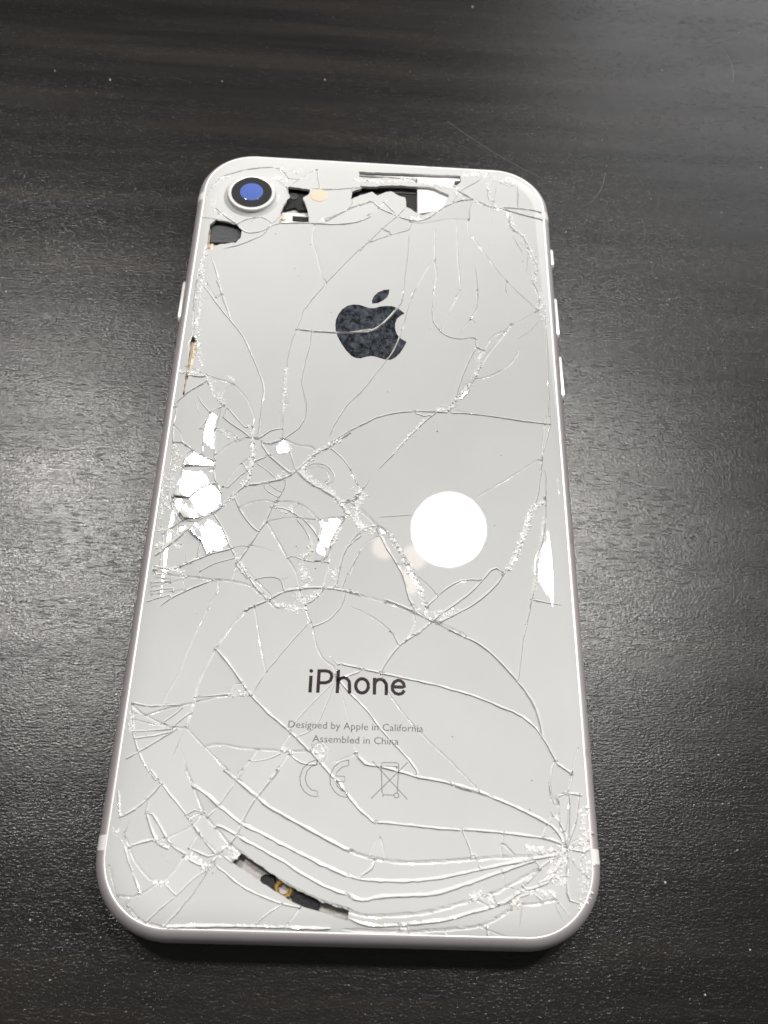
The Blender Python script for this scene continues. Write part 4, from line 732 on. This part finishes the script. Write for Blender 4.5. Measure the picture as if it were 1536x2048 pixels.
# inside of the phone, seen through the gaps in the glass
ip = [(x, y) for x, y in rrect(HX - 1.72, HY - 1.72, RC - 1.72)]
plate = obj('inner_chassis', [(x, y, 5.75) for x, y in ip] + [(x, y, 5.2) for x, y in ip], [tuple(range(len(ip)))] + [tuple(range(len(ip), 2 * len(ip)))[::-1]] + [(i + len(ip), (i + 1) % len(ip) + len(ip), (i + 1) % len(ip), i) for i in range(len(ip))], 'dull', phone)
prism('camera_module', INNER['module'], 5.8, 6.25, 'black', plate)
x, y = INNER['module_hole'][0]; lathe('microphone_port', x, y, [(.75, 6.25), (.75, 6.42), (.45, 6.42), (.40, 6.30)], 'grey', plate, 24)
prism('white_tape', [(-17.5, 50.5), (-9.5, 50.5), (-9.5, 54.6), (-17.5, 54.6)], 5.76, 5.95, 'band', plate)
prism('connector_bar', INNER['bar'], 5.96, 6.2, 'black', plate)
x, y = INNER['screw'][0]; lathe('screw', x, y, [(.55, 5.96), (.55, 6.12), (.45, 6.18), (.12, 6.18)], 'copper', plate, 20)
prism('dark_chip', INNER['chip'], 5.8, 6.3, 'grey', plate)
prism('flex_strip', INNER['gold'][:2] + INNER['gold'][3:], 5.77, 6.0, 'copper', plate)
prism('dark_cavity', INNER['cavity'], 5.78, 6.05, 'black', plate)
prism('slot_cover', INNER['slot'], 6.06, 6.2, 'grey', plate)
prism('frame_ledge', [(-3.2, 64.5), (21.8, 64.5), (21.8, 67.47), (-3.2, 67.47)], 5.8, 6.7, 'alu', plate, .1)
prism('shield_plate', INNER['plate'], 5.8, 6.76, 'steel', plate)
prism('rubber_gasket', INNER['blob'], 5.8, 6.3, 'black', plate, .2)
x, y = INNER['ring'][0]
lathe('gold_ring', x, y, [(1.25, 5.8), (1.25, 6.35), (1.1, 6.45), (.8, 6.45), (.7, 6.3), (.7, 5.9)], 'gold', plate, 32, cap=False)
prism('speaker_block', INNER['block'], 5.8, 6.35, 'black', plate)
prism('side_flex', INNER['strip'], 5.8, 6.2, 'copper', plate)

# ------------------------------------------------------------------ shattered back glass
GI = 1.72; TOP = 7.3
OUT = rrect(HX - GI, HY - GI, RC - GI, 14)
def edge_dist(x, y):
    """distance from a point to the glass outline (positive inside), vectorised"""
    hx, hy, r = HX - GI, HY - GI, RC - GI
    qx = np.abs(x) - (hx - r); qy = np.abs(y) - (hy - r)
    return r - (np.hypot(np.maximum(qx, 0), np.maximum(qy, 0)) + np.minimum(np.maximum(qx, qy), 0))
def curve_z(x, y):
    """the pane's rim bends down towards the frame"""
    d = np.clip(edge_dist(x, y), 0, 3.2)
    return TOP - .46 * ((3.2 - d) / 3.2) ** 2.2
def catmull(P, step=.8):
    if len(P) < 3:
        a, b = P; n = max(1, int(math.dist(a, b) / step)); return [(a[0] + (b[0] - a[0]) * i / n, a[1] + (b[1] - a[1]) * i / n) for i in range(n + 1)]
    out = []; Q = [P[0]] + list(P) + [P[-1]]
    for i in range(1, len(Q) - 2):
        p0, p1, p2, p3 = [np.array(q) for q in Q[i - 1:i + 3]]; n = max(1, int(np.hypot(*(p2 - p1)) / step))
        for k in range(n):
            t = k / n
            out.append(tuple(.5 * ((2 * p1) + (-p0 + p2) * t + (2 * p0 - 5 * p1 + 4 * p2 - p3) * t * t + (-p0 + 3 * p1 - 3 * p2 + p3) * t ** 3)))
    out.append(tuple(P[-1])); return out
V2, FACES, FKIND = [], [], []       # triangulation input; FKIND: 'c' crack, 'o' outline, 'h' hole, or a print
SEG = []                            # ax, ay, bx, by, ra, rb, depth of each crack piece
EDGES = []
def strip(P, widths, kind, off=0.):
    """a ribbon of quads round a line; cracks keep the line itself as a crease"""
    n = len(P); base = len(V2)
    for i, p in enumerate(P):
        a = P[max(i - 1, 0)]; b = P[min(i + 1, n - 1)]
        d = math.hypot(b[0] - a[0], b[1] - a[1]) or 1e-6; nx, ny = -(b[1] - a[1]) / d, (b[0] - a[0]) / d; w = widths[i]
        V2.append((p[0] + nx * w, p[1] + ny * w)); V2.append((p[0] + nx * w * off, p[1] + ny * w * off)); V2.append((p[0] - nx * w, p[1] - ny * w))
    for i in range(n - 1):
        a = base + 3 * i; c = a + 3
        if kind == 'c': FACES.extend([(a, a + 1, c + 1, c), (a + 1, a + 2, c + 2, c + 1)]); FKIND.extend(['c', 'c'])
        else: FACES.append((a, a + 2, c + 2, c)); FKIND.append(kind)
rnd = random.Random(3)
ALL_CRACKS = list(CRACKS)
for hw, dens, P in CRUSHED:                       # fine shatter lines across the crushed zones
    for a, b_ in zip(P[:-1], P[1:]):
        Ls = math.dist(a, b_)
        for _ in range(int(Ls * dens / 10 + rnd.random())):
            t = rnd.random(); x = a[0] + (b_[0] - a[0]) * t + rnd.gauss(0, hw * .5); y = a[1] + (b_[1] - a[1]) * t + rnd.gauss(0, hw * .5)
            an = math.atan2(b_[1] - a[1], b_[0] - a[0]) + rnd.choice((-1, 1)) * rnd.uniform(.35, 1.3); l = rnd.uniform(.5, 1.3); cv_ = rnd.gauss(0, .25)
            ALL_CRACKS.append((rnd.uniform(.16, .3), 0, 0, [(x - l * math.cos(an), y - l * math.sin(an)), (x - cv_ * math.sin(an) * l, y + cv_ * math.cos(an) * l), (x + l * math.cos(an), y + l * math.sin(an))]))
print('cracks', len(ALL_CRACKS))
for w, j0, j1, P in ALL_CRACKS:
    Q = catmull(P, .75); n = len(Q)
    Q = [Q[0]] + [(x + rnd.gauss(0, .022), y + rnd.gauss(0, .022)) for x, y in Q[1:-1]] + [Q[-1]]
    ws = []; w *= rnd.uniform(.72, 1.08)
    for i in range(n):
        ww = w / 2 * rnd.uniform(.75, 1.2)
        if not j0: ww *= min(1, .12 + i / 3)
        if not j1: ww *= min(1, .12 + (n - 1 - i) / 3)
        ws.append(ww)
    ny_ = sum(Q[i + 1][0] - Q[i][0] for i in range(n - 1)); off = -math.copysign(rnd.uniform(.2, .55), ny_)
    sgn = -1 if rnd.random() < .68 else 1     # most edges stand proud, some are sunk
    s0 = len(V2); strip(Q, ws, 'c', off)
    for i in range(n - 1):
        a = V2[s0 + 3 * i + 1]; b = V2[s0 + 3 * i + 4]; SEG.append((*Q[i], *Q[i + 1], *a, *b, ws[i], ws[i + 1], min(.46 * w, .24) * sgn))
def polyface(P, kind):
    base = len(V2); V2.extend(P); FACES.append(tuple(range(base, base + len(P)))); FKIND.append(kind)
polyface(OUT, 'o')
for ins in (.4, .8, 1.3, 1.9, 2.6, 3.2):
    P = rrect(HX - GI - ins, HY - GI - ins, RC - GI - ins, 14); b = len(V2); V2.extend(P); EDGES.extend((b + i, b + (i + 1) % len(P)) for i in range(len(P)))
def ragged(P, amp=.1, step=.55):
    out = []
    for i in range(len(P)):
        a, b = P[i], P[(i + 1) % len(P)]; n = max(1, int(math.dist(a, b) / step))
        for k in range(n): out.append((a[0] + (b[0] - a[0]) * k / n + rnd.gauss(0, amp if k else 0), a[1] + (b[1] - a[1]) * k / n + rnd.gauss(0, amp if k else 0)))
    return out
for nme, P in HOLES.items(): polyface(ragged(P, .05), 'h')
CXC, CYC = -23.14, 56.91
polyface([(CXC + 4.45 * math.cos(t * math.pi / 24), CYC + 4.45 * math.sin(t * math.pi / 24)) for t in range(48)], 'h')
def closed_smooth(P): return catmull(P + [P[0]], .35)[:-1]
polyface(closed_smooth(LOGO_BODY[:15]) if 0 else LOGO_BODY, 'logo'); polyface(LOGO_LEAF, 'logo')
for P in WORDMARK:
    Q = catmull(P, .3); strip(Q, [.245] * len(Q), 'word')
polyface(WORDMARK_DOT, 'word')
for P in CE_MARK:
    strip(P, [.048] * len(P), 'ce')
for P in BIN_MARK:
    strip(P, [.048] * len(P), 'bin')
def text_tris(s, x0, x1, y, cap):
    c = bpy.data.curves.new('t', 'FONT'); c.body = s; c.resolution_u = 2; o = bpy.data.objects.new('t', c)
    S.collection.objects.link(o); bpy.context.view_layer.update()
    me = bpy.data.meshes.new_from_object(o.evaluated_get(bpy.context.evaluated_depsgraph_get())); me.calc_loop_triangles()
    vs = [q.co for q in me.vertices]; a = min(q.x for q in vs); b = max(q.x for q in vs); k = (x1 - x0) / (b - a)
    base = len(V2); V2.extend((x0 + (q.x - a) * k, y + q.y * cap / .729) for q in vs)
    for t in me.loop_triangles: FACES.append(tuple(base + i for i in t.vertices)); FKIND.append('text')
    bpy.data.objects.remove(o); bpy.data.curves.remove(c); bpy.data.meshes.remove(me)
text_tris('Designed by Apple in California', -9.42, 9.40, -42.0, 1.03)
text_tris('Assembled in China', -5.98, 5.98, -43.88, 1.03)

def sarea(f): return .5 * sum(V2[f[i - 1]][0] * V2[f[i]][1] - V2[f[i]][0] * V2[f[i - 1]][1] for i in range(len(f)))
_F, _K = [], []                     # every face counter-clockwise; ribbon quads as two triangles
for f_, k_ in zip(FACES, FKIND):
    for t_ in ([(f_[0], f_[1], f_[2]), (f_[0], f_[2], f_[3])] if len(f_) == 4 and k_ not in ('o', 'h', 'logo') else [f_]):
        a_ = sarea(t_)
        if abs(a_) > 1e-6: _F.append(t_ if a_ > 0 else t_[::-1]); _K.append(k_)
FACES, FKIND = _F, _K
cv, ce_, cf, ov, oe, of = delaunay_2d_cdt([Vector(p) for p in V2], EDGES, FACES, 0, 1e-5, True)
XY = np.array([(p.x, p.y) for p in cv])
TRI = {i: np.array([V2[q] for q in f_]) for i, f_ in enumerate(FACES) if FKIND[i] not in ('o', 'h', 'logo') and len(f_) == 3}
def really(i, c):
    if i not in TRI: return True
    (ax, ay), (bx, by), (gx, gy) = TRI[i]
    e = 1e-5
    return (bx - ax) * (c[1] - ay) - (by - ay) * (c[0] - ax) > -e and (gx - bx) * (c[1] - by) - (gy - by) * (c[0] - bx) > -e and (ax - gx) * (c[1] - gy) - (ay - gy) * (c[0] - gx) > -e
CEN = [XY[list(t)].mean(0) for t in cf]
kinds = [set(FKIND[i] for i in ids if really(i, c)) for ids, c in zip(of, CEN)]
SEG = np.array(SEG)
def crack_depth(X):
    """depth of the V of every crack, and of the slit beside it, at points X (n,2); worked out cell by cell"""
    dep = np.zeros(len(X)); trench = np.zeros(len(X)); C = 3.0
    lo = np.minimum(SEG[:, 0:2], SEG[:, 2:4]) - .6; hi = np.maximum(SEG[:, 0:2], SEG[:, 2:4]) + .6
    cell = np.floor(X / C).astype(int); order_ = np.lexsort((cell[:, 1], cell[:, 0])); cs = cell[order_]
    cuts = np.flatnonzero(np.any(np.diff(cs, axis=0) != 0, axis=1)) + 1
    for grp in np.split(order_, cuts):
        p0 = X[grp].min(0); p1 = X[grp].max(0)
        s = SEG[np.all(lo <= p1, axis=1) & np.all(hi >= p0, axis=1)]
        if not len(s): continue
        B = X[grp][:, None, :]; a = s[None, :, 0:2]; d = s[None, :, 2:4] - a
        u = np.clip(((B - a) * d).sum(2) / np.maximum((d * d).sum(2), 1e-12), 0, 1)
        c = a + d * u[..., None]; m0 = s[None, :, 4:6] + (s[None, :, 6:8] - s[None, :, 4:6]) * u[..., None]
        w = s[None, :, 8] + (s[None, :, 9] - s[None, :, 8]) * u
        dc = np.hypot(B[..., 0] - c[..., 0], B[..., 1] - c[..., 1])
        sh = np.hypot(m0[..., 0] - c[..., 0], m0[..., 1] - c[..., 1])
        same = ((B - c) * (m0 - c)).sum(2) > 0
        dm = np.hypot(B[..., 0] - m0[..., 0], B[..., 1] - m0[..., 1])
        wid = np.where(same & (dc >= sh), np.maximum(w - sh, 1e-4), w + np.where(same, -sh, sh))
        q = np.clip(dm / np.maximum(wid, 1e-4), 0, 1)
        trench[grp] = (.2 * q * (same & (dc >= sh * .98)) * (dc < w * 1.02) * np.minimum(1, w / .2)).max(1)
        val = s[None, :, 10] * (1 - q) * (dc < w * 1.02) * np.minimum(1, w / .12)
        h_ = val.max(1); l_ = val.min(1); dep[grp] = np.where(-l_ > h_, l_, h_)
    return dep, trench
DEP, TRENCH = crack_depth(XY)
BASE = curve_z(XY[:, 0], XY[:, 1])
# sort the triangles: crack, print or plain glass
lab = []
for k in kinds:
    if 'o' not in k or 'h' in k: lab.append(None)
    elif 'c' in k: lab.append('crack')
    else: lab.append(next((q for q in ('logo', 'word', 'text', 'ce', 'bin') if q in k), 'glass'))
edge_tri = {}
for i, t in enumerate(cf):
    for a in range(len(t)):
        e = (t[a], t[(a + 1) % len(t)]); edge_tri.setdefault((min(e), max(e)), []).append(i)
comp = [-1] * len(cf); comps = []
for i in range(len(cf)):
    if lab[i] in (None, 'crack') or comp[i] >= 0: continue
    st = [i]; comp[i] = len(comps); cur = []
    while st:
        q = st.pop(); cur.append(q); t = cf[q]
        for a in range(len(t)):
            e = (t[a], t[(a + 1) % len(t)])
            for r in edge_tri[(min(e), max(e))]:
                if comp[r] < 0 and lab[r] not in (None, 'crack'): comp[r] = len(comps); st.append(r)
    comps.append(cur)
def area(t):
    p = XY[list(t)]; return .5 * abs(sum(p[i - 1][0] * p[i][1] - p[i][0] * p[i - 1][1] for i in range(len(p))))
careas = [sum(area(cf[i]) for i in c) for c in comps]
def inside(pt, t):
    p = XY[list(t)]; s = [(p[i][0] - p[i - 1][0]) * (pt[1] - p[i - 1][1]) - (p[i][1] - p[i - 1][1]) * (pt[0] - p[i - 1][0]) for i in range(len(p))]
    return all(q >= 0 for q in s) or all(q <= 0 for q in s)
back = bpy.data.objects.new('back_glass', None)
# loose splinters too small to tell apart and the broken edges of the cracks form one mesh
small = [i for i, a in enumerate(careas) if a < .28]
crack_tris = [i for i in range(len(cf)) if lab[i] == 'crack'] + [i for c in small for i in comps[c]]
used = sorted({q for i in crack_tris for q in cf[i]}); idx = {q: k for k, q in enumerate(used)}
rz = np.random.RandomState(5)
vz = BASE - TRENCH - DEP * rz.uniform(.75, 1.2, len(XY)) + rz.normal(0, .010, len(XY))
bpy.data.objects.remove(back)
back = obj('back_glass', [(XY[q][0], XY[q][1], vz[q]) for q in used], [tuple(idx[q] for q in cf[i]) for i in crack_tris], 'crack', phone)
for mname in ('ink', 'ink2'): back.data.materials.append(M[mname])
back.data.polygons.foreach_set('material_index', [1 if 'word' in kinds[i] else 2 if kinds[i] & {'text', 'ce', 'bin'} else 0 for i in crack_tris])
back['label'] = 'crazed white glass back covered in cracks'
prints = {k: ([], []) for k in ('logo', 'word', 'text', 'ce', 'bin')}
rs = random.Random(11)
order = sorted((i for i in range(len(comps)) if careas[i] >= .28), key=lambda i: -careas[i])
n_shard = 0
for ci in order:
    tris = comps[ci]; ids = sorted({q for i in tris for q in cf[i]}); P = XY[ids]
    cx, cy = P.mean(0); A = careas[ci]
    amp = .0035 if A > 40 else .010 if A > 6 else .020 if A > 1.5 else .035
    sx, sy = rs.gauss(0, amp), rs.gauss(0, amp); lift = rs.gauss(0, .012)
    if any(lab[i] != 'glass' for i in tris): sx, sy, lift = sx * .3, sy * .3, 0
    size = max(np.ptp(P[:, 0]), np.ptp(P[:, 1]))
    k_ = min(1, .12 / max(size * amp * 2, 1e-6)); sx *= k_; sy *= k_
    dz = lambda x, y: lift + sx * (x - cx) + sy * (y - cy)
    domed = False
    for gx, gy, which in GLINTS:
        if any(inside((gx, gy), cf[i]) for i in tris):
            p = Vector((cx, cy, TOP)) * MM; h = ((CAM - p).normalized() + (LAMP[which] - p).normalized()).normalized()
            sx, sy = -h.x / h.z, -h.y / h.z; lift = 0
            lo = min(sx * (x - cx) + sy * (y - cy) for x, y in P)
            lift = max(-lo - .25, -lo * .5); domed = True
    zz = {q: (BASE[q] + dz(*XY[q])) for q in ids}
    mp = {}; vs, fs = [], []
    def vid(q, store=None):
        if q not in mp: mp[q] = len(vs); vs.append((XY[q][0], XY[q][1], zz[q]))
        return mp[q]
    for i in tris:
        if lab[i] == 'glass': fs.append(tuple(vid(q) for q in cf[i]))
        else:
            pv, pf = prints[lab[i]]; b = len(pv); pv.extend((XY[q][0], XY[q][1], zz[q]) for q in cf[i]); pf.append(tuple(range(b, b + len(cf[i]))))
    if domed:                                     # a loose shard is slightly curved: split it fine enough to bend
        T3 = [tuple(vs[q] for q in f_) for f_ in fs]
        for _ in range(3):
            N3 = []
            for p0, p1, p2 in T3:
                m0, m1, m2 = [tuple((u + v_) / 2 for u, v_ in zip(*e_)) for e_ in ((p0, p1), (p1, p2), (p2, p0))]
                N3 += [(p0, m0, m2), (m0, p1, m1), (m2, m1, p2), (m0, m1, m2)]
            T3 = N3
        vs, fs, key_ = [], [], {}
        def put(p_):
            k3 = (round(p_[0], 4), round(p_[1], 4))
            if k3 not in key_:
                r2 = (p_[0] - cx) ** 2 + (p_[1] - cy) ** 2
                key_[k3] = len(vs); vs.append((p_[0], p_[1], p_[2] - .0020 * r2 + .006 * math.sin(2.1 * p_[0] + .8 * p_[1]) * math.sin(1.3 * p_[1])))
            return key_[k3]
        for t3 in T3: fs.append(tuple(put(p_) for p_ in t3))
    ntop = len(fs); walls = []
    ins_ = set(tris)
    for i in tris:
        t = cf[i]
        for a in range(len(t)):
            p0, p1 = t[a], t[(a + 1) % len(t)]
            if not any(r in ins_ and r != i for r in edge_tri[(min(p0, p1), max(p0, p1))]):
                b = len(vs)
                for q, dd in ((p0, 0), (p1, 0), (p1, .55), (p0, .55)): vs.append((XY[q][0], XY[q][1], zz[q] - dd))
                fs.append((b, b + 3, b + 2, b + 1))
    o = obj('glass_shard', vs, fs, 'glass', back)
    o.data.materials.append(M['crack'])
    o.data.polygons.foreach_set('use_smooth', [k < ntop for k in range(len(fs))])
    o.data.polygons.foreach_set('material_index', [0 if k < ntop else 1 for k in range(len(fs))])
    n_shard += 1
from collections import Counter
print(Counter(lab), len(cv))
print('shards', n_shard, 'triangles', len(cf))
for k, nm, mt in (('logo', 'logo', 'logo'), ('word', 'wordmark', 'ink'), ('text', 'small_print', 'ink2'), ('ce', 'conformity_mark', 'ink2'), ('bin', 'disposal_symbol', 'ink2')):
    if prints[k][1]: obj(nm, *prints[k], mt, back)
# crushed glass along the worst breaks
vs, fs = [], []; rc = random.Random(21)
hole_polys = list(HOLES.values())
def in_poly(x, y, P):
    r = False
    for i in range(len(P)):
        x0, y0 = P[i - 1]; x1, y1 = P[i]
        if (y0 > y) != (y1 > y) and x < (x1 - x0) * (y - y0) / (y1 - y0) + x0: r = not r
    return r
for hw, dens, P in CRUSHED:
    for a, b in zip(P[:-1], P[1:]):
        Ls = math.dist(a, b)
        for _ in range(max(1, int(Ls * dens * 4.0))):
            t = rc.random(); x = a[0] + (b[0] - a[0]) * t + rc.gauss(0, hw * .55); y = a[1] + (b[1] - a[1]) * t + rc.gauss(0, hw * .55)
            x = max(-HX + 1.0, min(HX - 1.0, x)); y = max(-HY + 1.0, min(HY - 1.0, y))
            if in_poly(x, y, HOLES['h4']) or math.hypot(x - CXC, y - CYC) < 4.6: continue
            s = min(.42, rc.lognormvariate(-2.15, .5)); z = float(curve_z(np.array([x]), np.array([y]))[0]) + .01
            b0 = len(vs); k = rc.randint(4, 6); an = rc.random() * 6.28; el = rc.uniform(.5, 1.0); rt = rc.random() * 3.14
            tx, ty = rc.gauss(0, .3), rc.gauss(0, .3); hgt = rc.uniform(.08, .3) * s
            for lv, rr in ((-.1, 1.), (hgt, rc.uniform(.45, .85))):
                for i in range(k):
                    q = an + 6.283 * i / k; px, py = s * rr * math.cos(q) * rc.uniform(.8, 1.2), s * rr * el * math.sin(q) * rc.uniform(.8, 1.2)
                    px, py = px * math.cos(rt) - py * math.sin(rt), px * math.sin(rt) + py * math.cos(rt)
                    vs.append((x + px, y + py, z + lv + (tx * px + ty * py if lv > 0 else 0)))
            fs.append(tuple(range(b0 + k, b0 + 2 * k)))
            for i in range(k): j = (i + 1) % k; fs.append((b0 + i, b0 + j, b0 + k + j, b0 + k + i))
o = obj('crushed_glass', vs, fs, 'chips', back); o['kind'] = 'stuff'
print('chips', len(fs))
# dark grit on the glass
vs, fs = [], []; rg = random.Random(9)
for gx, gy in GRIT + [(rg.uniform(-30, 30), rg.uniform(-62, 62)) for _ in range(26)]:
    if math.hypot(gx - CXC, gy - CYC) < 6: continue
    b0 = len(vs); s = rg.uniform(.05, .12); z = float(curve_z(np.array([gx]), np.array([gy]))[0])
    for lv, rr in ((0, 1.), (s * .8, .5)):
        for i in range(5): q = 6.283 * i / 5; vs.append((gx + s * rr * math.cos(q) * rg.uniform(.7, 1.4), gy + s * rr * math.sin(q) * rg.uniform(.7, 1.3), z + lv))
    fs.append(tuple(range(b0 + 5, b0 + 10)))
    for i in range(5): j = (i + 1) % 5; fs.append((b0 + i, b0 + j, b0 + 5 + j, b0 + 5 + i))
o = obj('grit', vs, fs, 'grit', back); o['kind'] = 'stuff'
# ------------------------------------------------------------------ rear camera and flash
camera = lathe('rear_camera', CXC, CYC, [(5.35, 7.22), (5.2, 7.34), (4.75, 7.5), (4.5, 7.75), (4.42, 8.02)], 'glass', phone, 64, cap=False)
lathe('camera_ring', CXC, CYC, [(4.40, 7.9), (4.40, 8.18), (4.30, 8.30), (3.98, 8.34), (3.80, 8.30), (3.76, 8.2)], 'chrome', camera, 64, cap=False)
lathe('lens_cover', CXC, CYC, [(3.8, 8.22), (3.0, 8.23), (2.2, 8.235)], 'blackglass', camera, 64)
lathe('lens', CXC - .02, CYC + .15, [(2.15, 8.24), (2.1, 8.255), (1.6, 8.31), (1.0, 8.36), (.5, 8.385), (.15, 8.39)], 'blue', camera, 48)
flash = lathe('flash', -10.6, 58.05, [(1.62, 7.05), (1.62, 7.33), (1.56, 7.37)], 'cream', phone, 40)
lathe('warm_led', -10.6, 58.05, [(1.5, 7.375), (1.5, 7.39), (1.42, 7.40)], 'pink', flash, 20, 180, 360)
# ------------------------------------------------------------------ dust and lint on the table
vs, fs = [], []; rd = random.Random(5)
def speck(x, y, s):
    b = len(vs); k = 5; a0 = rd.random() * 6
    for z, r in ((0.0, 1.), (s * .7, .55)):
        for i in range(k): vs.append((x + s * r * math.cos(a0 + 6.283 * i / k) * rd.uniform(.7, 1.3), y + s * r * math.sin(a0 + 6.283 * i / k) * rd.uniform(.6, 1.2), z))
    fs.append(tuple(range(b + k, b + 2 * k)))
    for i in range(k): j = (i + 1) % k; fs.append((b + i, b + j, b + k + j, b + k + i))
def at(u, v_):
    R = cam.rotation_euler.to_matrix(); d = R @ Vector(((u - 768) / 1760.31, -(v_ - 1024) / 1760.31, -1)); t = -CAM.z / d.z; q = (CAM + d * t) / MM; return q.x, q.y
for u, w_, s in DUST: speck(*at(u, w_), s)
for _ in range(60):
    x, y = rd.uniform(-85, 95), rd.uniform(-78, 135)
    if abs(x) > 36 or abs(y) > 72: speck(x, y, rd.uniform(.04, .10))
for u0, v0, u1, v1, bow in LINT:
    a = at(u0, v0); b_ = at(u1, v1); pts = []
    for i in range(15):
        t = i / 14; nx, ny = -(b_[1] - a[1]), b_[0] - a[0]; q = bow * math.sin(math.pi * t) + .03 * bow * math.sin(9 * t)
        pts.append((a[0] + (b_[0] - a[0]) * t + nx * q, a[1] + (b_[1] - a[1]) * t + ny * q))
    for p, q in zip(pts[:-1], pts[1:]):
        b = len(vs); d = math.dist(p, q); nx, ny = -(q[1] - p[1]) / d * .025, (q[0] - p[0]) / d * .025
        for (x, y) in (p, q): vs += [(x + nx, y + ny, .0), (x, y, .06), (x - nx, y - ny, .0)]
        fs += [(b, b + 3, b + 4, b + 1), (b + 1, b + 4, b + 5, b + 2)]
dust = obj('dust', vs, fs, 'dust'); dust['kind'] = 'stuff'; dust['label'] = 'pale specks of dust and lint on the dark tabletop'; dust['category'] = 'dust'
